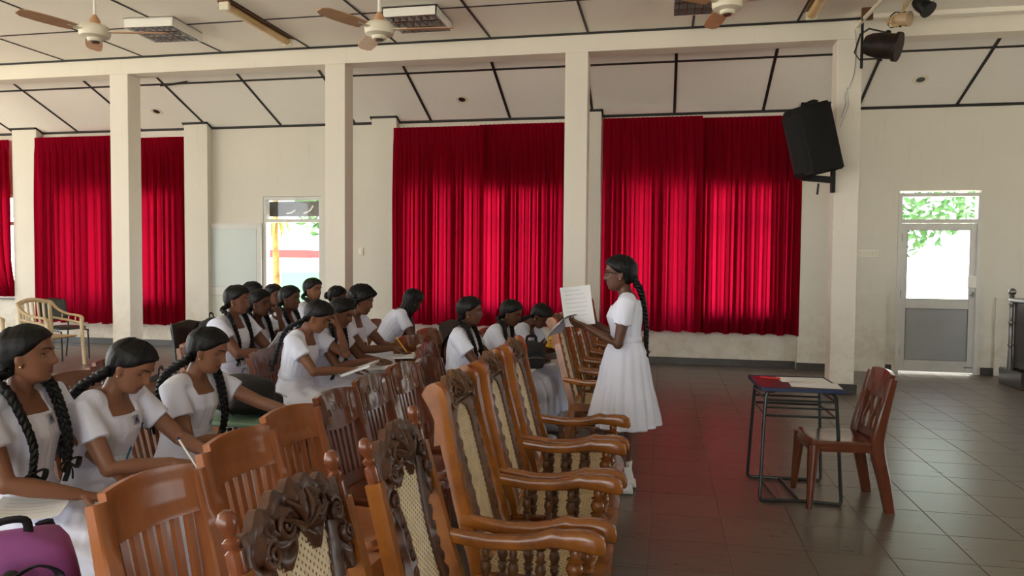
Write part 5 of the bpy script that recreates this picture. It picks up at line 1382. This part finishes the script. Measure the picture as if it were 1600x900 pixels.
    # socks and shoes
    for s in (-1, 1):
        an = legs[s]
        MB().tube([an + A3((-0.01, 0, -0.03)), an + A3((0, 0, 0.03)), an + A3((0.002, 0, 0.09))], [0.04, 0.036, 0.042], 14).build('sock', M['sock'], root)
        b = an - A3((0, 0, 0.085))
        rgs = []
        for x, hw_, ht in ((-0.065, 0.01, 0.02), (-0.06, 0.03, 0.055), (-0.03, 0.037, 0.07), (0.02, 0.038, 0.068), (0.07, 0.042, 0.05), (0.12, 0.042, 0.036), (0.155, 0.03, 0.028), (0.165, 0.01, 0.016)):
            rgs.append([b + A3((x, hw_ * math.cos(a), max(0.001, ht * 0.5 + ht * 0.5 * math.sin(a) * (1 if math.sin(a) > 0 else 1)))) for a in np.linspace(0, 2 * math.pi, 14, endpoint=False)])
        sh_ = MB().loft(rgs).build('shoe', M['shoe'], root, 60)
    if chair is not None:
        c = rotz(rz + hy_chair) @ A3((0.045 + chair_dx, 0, 0))
        o = put(chair[0], loc[0] + c[0], loc[1] + c[1], rz + hy_chair, chair[1])
        if 'group' in o: del o['group']
        o.scale = (1, 1, 1)
    J['root'], J['loc'], J['rz'] = root, loc, rz
    J['W'] = lambda p: rotz(rz) @ A3(p) + A3(loc)
    return J
H = D
def chl(x): return 'brown plastic chair under ' + x
B3 = ('crest', 'mono', 'badge')
g1 = girl((-2.2, 2.2, 1.115), 'girl in white dress nearest the left edge looking up to the front', rz=H(4), lean=0.02, hp=-0.04, hy=H(22), RA=(0.30, -0.06, 0.65), LA=(0.26, 0.2, 0.64), skin=1, voxel=0.0048, badges=('crest', 'mono'), eyes='open', wide=1.05, chair=(PC_M, chl('the girl nearest the left edge')))
g2 = girl((-2.07, 2.56, 1.035), 'girl in white dress writing with bowed head, second from the left edge', rz=H(0), lean=0.2, hp=0.5, hy=H(8), hr=0.0, RA=(0.36, -0.02, 0.665), LA=(0.42, 0.14, 0.655), Rh=((0.9, 0.25, -0.25), (0.1, 0.3, -0.9)), skin=0, voxel=0.0048, hair='two_back', badges=B3, curl=(0.85, 0.35), chair=(PC_M, chl('the girl writing second from the left edge')))
g3 = girl((-2.08, 3.08, 1.035), 'girl in white dress with lowered eyes beside the black bag', rz=H(0), lean=0.14, hp=0.3, hy=H(10), RA=(0.3, -0.02, 0.64), LA=(0.47, 0.27, 0.68), Lp=(-0.4, 0.5, -0.8), skin=0, voxel=0.0048, hair='front_back', badges=('badge',), chair=(PC_M, chl('the girl beside the black bag')))
g9 = girl((-2.22, 4.49, 1.08), 'girl reading a book with her hand raised to her forehead', lean=0.24, hp=0.55, hy=H(6), RA=(0.42, -0.04, 0.745), LA=(0.30, 0.075, 1.0), Lp=(0.5, 0.5, -0.9), Lh=((-0.25, -0.1, 0.95), (-0.9, -0.3, -0.3)), skin=1, hair='two_back', chair_dx=0.05, chair=(PC_D, chl('the girl with hand on forehead')), curl=(0.4, 0.15))
g10 = girl((-2.22, 4.85, 1.08), 'girl with front braids writing behind the girl holding her forehead', lean=0.25, hp=0.4, RA=(0.4, -0.05, 0.755), LA=(0.42, 0.1, 0.74), skin=2, curl=(0.8, 0.4), chair=(PC_D, chl('the writing girl with front braids')))
g12 = girl((-2.24, 5.26, 1.14), 'girl with full curly hair writing on her lap', lean=0.22, hp=0.25, RA=(0.42, -0.02, 0.79), LA=(0.44, 0.1, 0.76), skin=2, hair='curly', wide=1.08, curl=(0.8, 0.4), chair=(PC_M, chl('the girl with curly hair')))
g4 = girl((-3.02, 4.83, 1.155), 'sturdy girl in white dress holding up a printed sheet', lean=0.08, hp=0.08, hy=H(6), RA=(0.36, -0.02, 0.79), LA=(0.38, 0.14, 0.77), skin=2, wide=1.16, eyes='open', chair=(PC_M, chl('the sturdy girl with printed sheet')))
g5 = girl((-3.08, 5.24, 1.11), 'smiling girl with hand raised before her chin', lean=0.12, hp=0.05, hy=H(-4), RA=(0.34, -0.06, 0.70), LA=(0.27, 0.0, 0.98), Lp=(0.2, 0.5, -0.9), Lh=((0.0, -0.3, 0.95), (-0.9, 0, 0.1)), skin=3, eyes='open', chair=(PC_M, chl('the smiling girl')), curl=(0.5, 0.8))
g5b = girl((-3.6, 6.0, 1.14), 'girl mostly hidden behind the sturdy girl, only hair showing', hair='bun', skin=2, voxel=0.009)
g6 = girl((-3.72, 6.58, 1.10), 'girl peeping out between two heads before the open doorway', hy=H(-18), eyes='open', skin=2, voxel=0.009)
g7 = girl((-3.05, 5.66, 1.125), 'girl with long front braids looking to the front, beside the doorway light', lean=0.1, hp=0.06, hy=H(-4), eyes='open', skin=3, chair=(PC_M, chl('the girl beside the doorway light')))
g8 = girl((-3.2, 6.37, 1.195), 'girl sitting tallest in the last row before the green panel', lean=0.04, hp=0.05, hy=H(-12), eyes='open', skin=1, voxel=0.009)
g11 = girl((-3.12, 6.72, 1.085), 'girl hidden behind the girl with braids, dark head showing', hair='bun', lean=0.2, hp=0.3, skin=3, voxel=0.009)
g13 = girl((-2.28, 6.55, 1.065), 'girl bending forward with loose hair, seen from behind before red curtain', rz=H(25), lean=0.55, hp=0.5, hy=H(15), hair='loose', skin=3, RA=(0.5, -0.12, 0.68), LA=(0.5, 0.1, 0.68))
g14 = girl((-1.36, 5.15, 1.09), 'girl with pearl earring in profile, writing near the carved chairs', lean=0.08, hp=0.06, hy=H(4), RA=(0.36, -0.02, 0.70), LA=(0.38, 0.12, 0.70), skin=3, eyes='open', curl=(0.8, 0.5), chair=(PC_D, chl('the girl with pearl earring')))
g15 = girl((-1.2, 5.85, 1.035), 'girl leaning forward to her neighbour with one braid over chest', rz=H(-6), lean=0.35, hp=0.35, hy=H(-4), RA=(0.42, -0.05, 0.68), LA=(0.4, 0.12, 0.68), skin=3, chair=(PC_D, chl('the girl leaning to her neighbour')))
g16 = girl((-1.03, 6.3, 0.985), 'girl bowed deep over a yellow wrapper', rz=H(-10), lean=0.45, hp=0.75, hy=H(-6), RA=(0.42, -0.12, 0.72), LA=(0.42, 0.06, 0.70), skin=3, hair='two_back', chair=(PC_D, chl('the girl bowed over a yellow wrapper')))
gs_ = girl((-0.265, 4.70, 1.385), 'girl with glasses standing and reading from papers', rz=math.pi + H(2), lean=-0.02, hp=0.06, hy=H(4), hr=0.0, stand=True, RA=(0.22, -0.06, 1.07), LA=(0.235, 0.12, 1.05), Rp=(-0.3, -0.6, -0.8), Lp=(-0.55, 0.3, -0.9), Lh=((0.95, -0.1, 0.25), (0, -0.6, 0.8)), Rh=((0.85, 0.5, 0.3), (0, 0.6, 0.8)), skin=3, hair='one_back', eyes='open', glasses=True, hs=0.97, voxel=0.0055, group='schoolgirl standing at the front', curl=(0.45, 0.45))
run_jobs()
# ---------------------------------------------------------------- bags, books, papers
M['bag_black'] = mat('black_nylon', srgb(15, 15, 17), 0.65, bump=0.25, bscale=18)
M['bag_purple'] = mat('purple_nylon', srgb(150, 78, 142), 0.6, col2=srgb(132, 66, 126), nscale=5, bump=0.2, bscale=14)
M['bag_grey'] = mat('dark_grey_nylon', srgb(34, 36, 38), 0.6, bump=0.2, bscale=18)
def backpack(loc, rz, size, mt, label, tilt=0.0, seed=1, trim=None):
    w, d, h = size; rnd = random.Random(seed)
    r = empty('backpack', loc, rz, label, 'bag')
    R = roty(tilt); o = (0, 0, 0)
    def soft(cx, cy, z0, z1, hw, hd, n=26, pw=0.6):
        rg = []
        ks = np.linspace(0, 1, 12)
        for t in ks:
            k = (1 - (2 * t - 1) ** 6) ** 0.5 if 0 < t < 1 else 0.25
            k = max(k, 0.25) * (1 - 0.16 * t)
            rg.append([(cx + hd * k * math.copysign(abs(math.cos(a)) ** pw, math.cos(a)) * (1 + 0.04 * math.sin(5 * a + 7 * t + seed)), cy + hw * k * math.copysign(abs(math.sin(a)) ** pw, math.sin(a)) * (1 + 0.04 * math.sin(4 * a + 5 * t)), z0 + (z1 - z0) * t) for a in np.linspace(0, 2 * math.pi, n, endpoint=False)])
        return MB().loft(rg)
    soft(0, 0, 0, h, w / 2, d / 2).xf(R).build('body', mt, r, 60)
    pk = soft(d * 0.5, 0, h * 0.05, h * 0.55, w * 0.36, d * 0.18).xf(R).build('front_pocket', mt, r, 60)
    z = MB().tube(catmull([(d * 0.66, -w * 0.3, h * 0.46), (d * 0.69, 0, h * 0.5), (d * 0.66, w * 0.3, h * 0.46)], 5), 0.004, 6).xf(R).build('zip', trim or M['steel'], pk)
    MB().tube(catmull([(0, -0.04, h * 0.97), (0.0, -0.03, h + 0.035), (0, 0.03, h + 0.035), (0, 0.04, h * 0.97)], 5), [(0.011, 0.004)] * 16, 6).xf(R).build('handle', trim or M['ribbon'], r, 60)
    for s in (-1, 1): MB().tube(catmull([(-d * 0.4, s * w * 0.22, h * 0.92), (-d * 0.75, s * w * 0.26, h * 0.65), (-d * 0.68, s * w * 0.28, h * 0.3), (-d * 0.4, s * w * 0.3, h * 0.08)], 5), [(0.022, 0.005)] * 16, 6, up=(1, 0, 0)).xf(R).build('strap', trim or M['ribbon'], r, 60)
    return r
# purple bag beside the nearest girl, on its own chair
st = empty('plastic_stool', (-1.72, 1.66, 0), 0, 'low brown stool under the purple backpack', 'stool')
MB().box((-0.15, -0.15, 0.38), (0.15, 0.15, 0.41), b=0.01).build('seat', M['pl_md'], st)
for sx in (-1, 1):
    for sy in (-1, 1): MB().tube([(sx * 0.12, sy * 0.12, 0.39), (sx * 0.15, sy * 0.15, 0.0)], [0.022, 0.016], 8).build('leg', M['pl_md'], st)
pb = backpack((-1.72, 1.66, 0.412), D(-45), (0.34, 0.2, 0.34), M['bag_purple'], 'purple backpack with black bow at the bottom left corner', 0.25, 2, M['ribbon'])
bw = bow((0.2, -0.0, 0.25), rotz(0) @ roty(-0.3), 1.9).build('bow', M['ribbon'], pb, 180)
# small pale green table with black bag beside the third girl
gt = empty('green_table', (-2.28, 3.74, 0), 0, 'low pale green table carrying a black bag, beside the girl with lowered eyes', 'table')
MB().box((-0.24, -0.24, 0.565), (0.24, 0.24, 0.59), b=0.008).build('top', M['seat_green'], gt)
for sx in (-1, 1):
    for sy in (-1, 1): MB().tube([(sx * 0.19, sy * 0.19, 0.57), (sx * 0.21, sy * 0.21, 0.0)], 0.014, 8).build('leg', M['tube_dark'], gt)
backpack((-2.3, 3.72, 0.592), D(60), (0.4, 0.3, 0.22), M['bag_black'], 'black bag lying on the low pale green table', 0.1, 4)
backpack((-4.13, 6.28, 0.478), D(8), (0.36, 0.24, 0.42), M['bag_black'], 'black bag on the steel chair with brown padded back', -0.15, 5)
putp(PC_D, -2.76, 3.30, D(-4), 'empty reddish brown plastic chair behind the two nearest girls')
putp(PC_D, -2.95, 3.86, D(-6), 'brown plastic chair under the black bag behind the third girl')
backpack((-2.92, 3.86, 0.428), D(20), (0.34, 0.24, 0.34), M['bag_black'], 'black bag between the second and third girls, behind them', 0.0, 6)
backpack((-1.68, 6.12, 0.428), D(-20), (0.3, 0.22, 0.44), M['bag_black'], 'tall black bag on the slatted chair before the red curtain', 0.05, 7)
putp(PC_M, -2.55, 6.98, D(0), 'brown plastic chair holding the black bag behind the curly haired girl')
backpack((-2.52, 6.98, 0.428), D(10), (0.3, 0.22, 0.5), M['bag_black'], 'tall black bag just right of the curly haired girl', 0.0, 9)
backpack((-1.0, 5.62, 0.62), D(-60), (0.24, 0.14, 0.22), M['bag_grey'], 'dark grey bag on the lap of the girl leaning to her neighbour', 0.1, 8)
x_ = putp(PC_R, -1.2, 4.55, D(-5), 'red brown plastic chair behind the three dark glossy chairs'); x_.scale = (1, 1, 0.97)
def lap(g, p, w, h, rz, tilt, label, cat='notebook', lines=0, thick=0.012, bend=0.0, mt=None, name='notebook'):
    c = g['W'](p); R = rotz(g['rz'] + rz) @ roty(tilt)
    return paper(name, tuple(c), w, h, R, label, cat, lines, bend, None, thick, mt)
M['blue_book'] = mat('pale_blue_book', srgb(196, 220, 234), 0.6)
lap(g1, (0.2, -0.16, 0.633), 0.21, 0.28, 0.5, 0.05, 'printed white sheet on the lap of the nearest girl', 'paper', 6, 0.002, 0.01, name='paper_sheet')
lap(g2, (0.43, 0.02, 0.632), 0.24, 0.32, 0.1, -0.08, 'white notebook on the lap of the second girl from the left')
lap(g3, (0.55, 0.2, 0.715), 0.16, 0.2, 0.1, -0.5, 'pale blue open booklet held by the girl with lowered eyes', 'book', 0, 0.01, 0.01, M['blue_book'], 'booklet')
pc = empty('pencil_case', tuple(g3['W']((0.33, -0.05, 0.625))), D(30), 'black pencil case with red flower on the third girl\'s lap', 'pencil case')
MB().tube([(-0.1, 0, 0), (-0.09, 0, 0), (0.09, 0, 0), (0.1, 0, 0)], [(0.02, 0.015), (0.036, 0.026), (0.036, 0.026), (0.02, 0.015)], 14).build('pouch', M['bag_black'], pc, 60)
MB().tube([(-0.09, 0, 0.027), (0.09, 0, 0.027)], 0.003, 6).build('zip', M['steel'], pc); MB().ball((-0.07, -0.03, 0.01), (0.02, 0.01, 0.014), 8, 6).build('flower', M['red_plastic'], pc)
lap(g9, (0.47, 0.02, 0.755), 0.2, 0.26, 0.15, -0.35, 'open white book in the hand of the girl touching her forehead', 'book', 0, 0.014)
lap(g10, (0.48, 0.02, 0.715), 0.22, 0.28, -0.05, -0.1, 'white notebook on the lap of the writing girl with front braids')
lap(g12, (0.5, 0.02, 0.74), 0.23, 0.3, 0.05, -0.06, 'white notebook on the lap of the curly haired girl')
lap(g4, (0.43, 0.02, 0.86), 0.21, 0.3, 0.0, -0.85, 'printed white sheet held up by the sturdy girl', 'paper', 7, 0.002, 0.01, name='paper_sheet')
lap(g5, (0.45, 0.02, 0.66), 0.21, 0.28, 0.0, -0.3, 'white paper on the lap of the smiling girl', 'paper', 0, 0.003, 0.0, name='paper_sheet')
lap(g14, (0.44, 0.04, 0.655), 0.2, 0.28, 0.0, -0.1, 'white paper on the lap of the girl with pearl earring', 'paper', 0, 0.004, name='paper_sheet')
lap(g15, (0.46, 0.1, 0.632), 0.21, 0.28, 0.1, -0.1, 'grey covered notebook beside the yellow wrapper', 'notebook', 0, 0.012)
lap(g16, (0.52, -0.02, 0.76), 0.22, 0.3, 0.0, -1.0, 'white sheet held upright by the bowed girl', 'paper', 0, 0.003, 0.0, name='paper_sheet')
# crumpled yellow wrapper
yw_ = MB(); P = np.zeros((9, 9, 3)); rnd = random.Random(4)
for i in range(9):
    for j in range(9): P[i, j] = (rnd.uniform(-0.008, 0.008), -0.07 + 0.14 * i / 8 + rnd.uniform(-0.006, 0.006), -0.075 + 0.15 * j / 8 + rnd.uniform(-0.006, 0.006))
Q = P + A3((0.012, 0, 0)); yw_.grid(P).grid(Q[::-1])
M['yellow'] = mat('yellow_wrapper', srgb(236, 186, 30), 0.35); M['yellow_ink'] = mat('wrapper_print', srgb(120, 92, 20), 0.5)
wr_ = yw_.build('yellow_wrapper', M['yellow'], None, 40); wr_.location = tuple(g16['W']((0.44, -0.17, 0.80))); wr_.rotation_euler = (0, 0.5, 1.2)
tag(wr_, 'crumpled yellow wrapper with dark print held by the bowed girl', 'wrapper')
ink = MB()
for k in range(4): ink.box((0.018, -0.05, 0.035 - 0.028 * k), (0.021, 0.045 - 0.012 * (k % 2), 0.045 - 0.028 * k)).box((-0.012, -0.05, 0.035 - 0.028 * k), (-0.009, 0.045 - 0.012 * (k % 2), 0.045 - 0.028 * k))
ink.build('print', M['yellow_ink'], wr_, 0)
# pens
def pen(g, s, label, mt):
    w = g['W'](g['wr'][s] + A3((0.085, 0, 0.0))); r = empty('pen', tuple(w), 0, label, 'pen')
    MB().tube([A3((0.03, 0.0, -0.03)), A3((0.02, 0, -0.018)), A3((-0.06, 0.0, 0.09))], [0.001, 0.004, 0.004], 8).build('barrel', mt, r); MB().tube([A3((-0.06, 0, 0.09)), A3((-0.066, 0, 0.099))], 0.0045, 8).build('cap', M['navy'], r)
pen(g2, -1, 'thin pen in the writing hand of the second girl from the left', M['white_plastic'])
pen(g12, -1, 'pen in the writing hand of the curly haired girl', M['yellow'])
# papers of the standing girl
W_ = gs_['W']
def sheet_between(a, label, w, h, ydir, vdir, lines, mt=None, bend=0.012):
    y = nrm(A3(ydir)); v = nrm(A3(vdir) - y * (A3(vdir) @ y)); R = np.array([y, v, np.cross(y, v)]).T
    return paper('paper_sheet', tuple(a), w, h, R, label, 'paper', lines, bend, None, 0.0015, mt)
M['paper_grey'] = mat('grey_paper', srgb(176, 176, 182), 0.7)
sheet_between((-0.53, 4.66, 1.175), 'white printed sheet held up by the standing girl', 0.20, 0.25, (0.9, 0.42, 0.1), (-0.22, 0.1, 1), 7)
sheet_between((-0.645, 4.6, 1.055), 'grey folded paper drooping from the standing girl\'s hand', 0.2, 0.2, (0.45, 0.85, 0.25), (0.66, -0.3, 0.72), 0, M['paper_grey'], 0.02)
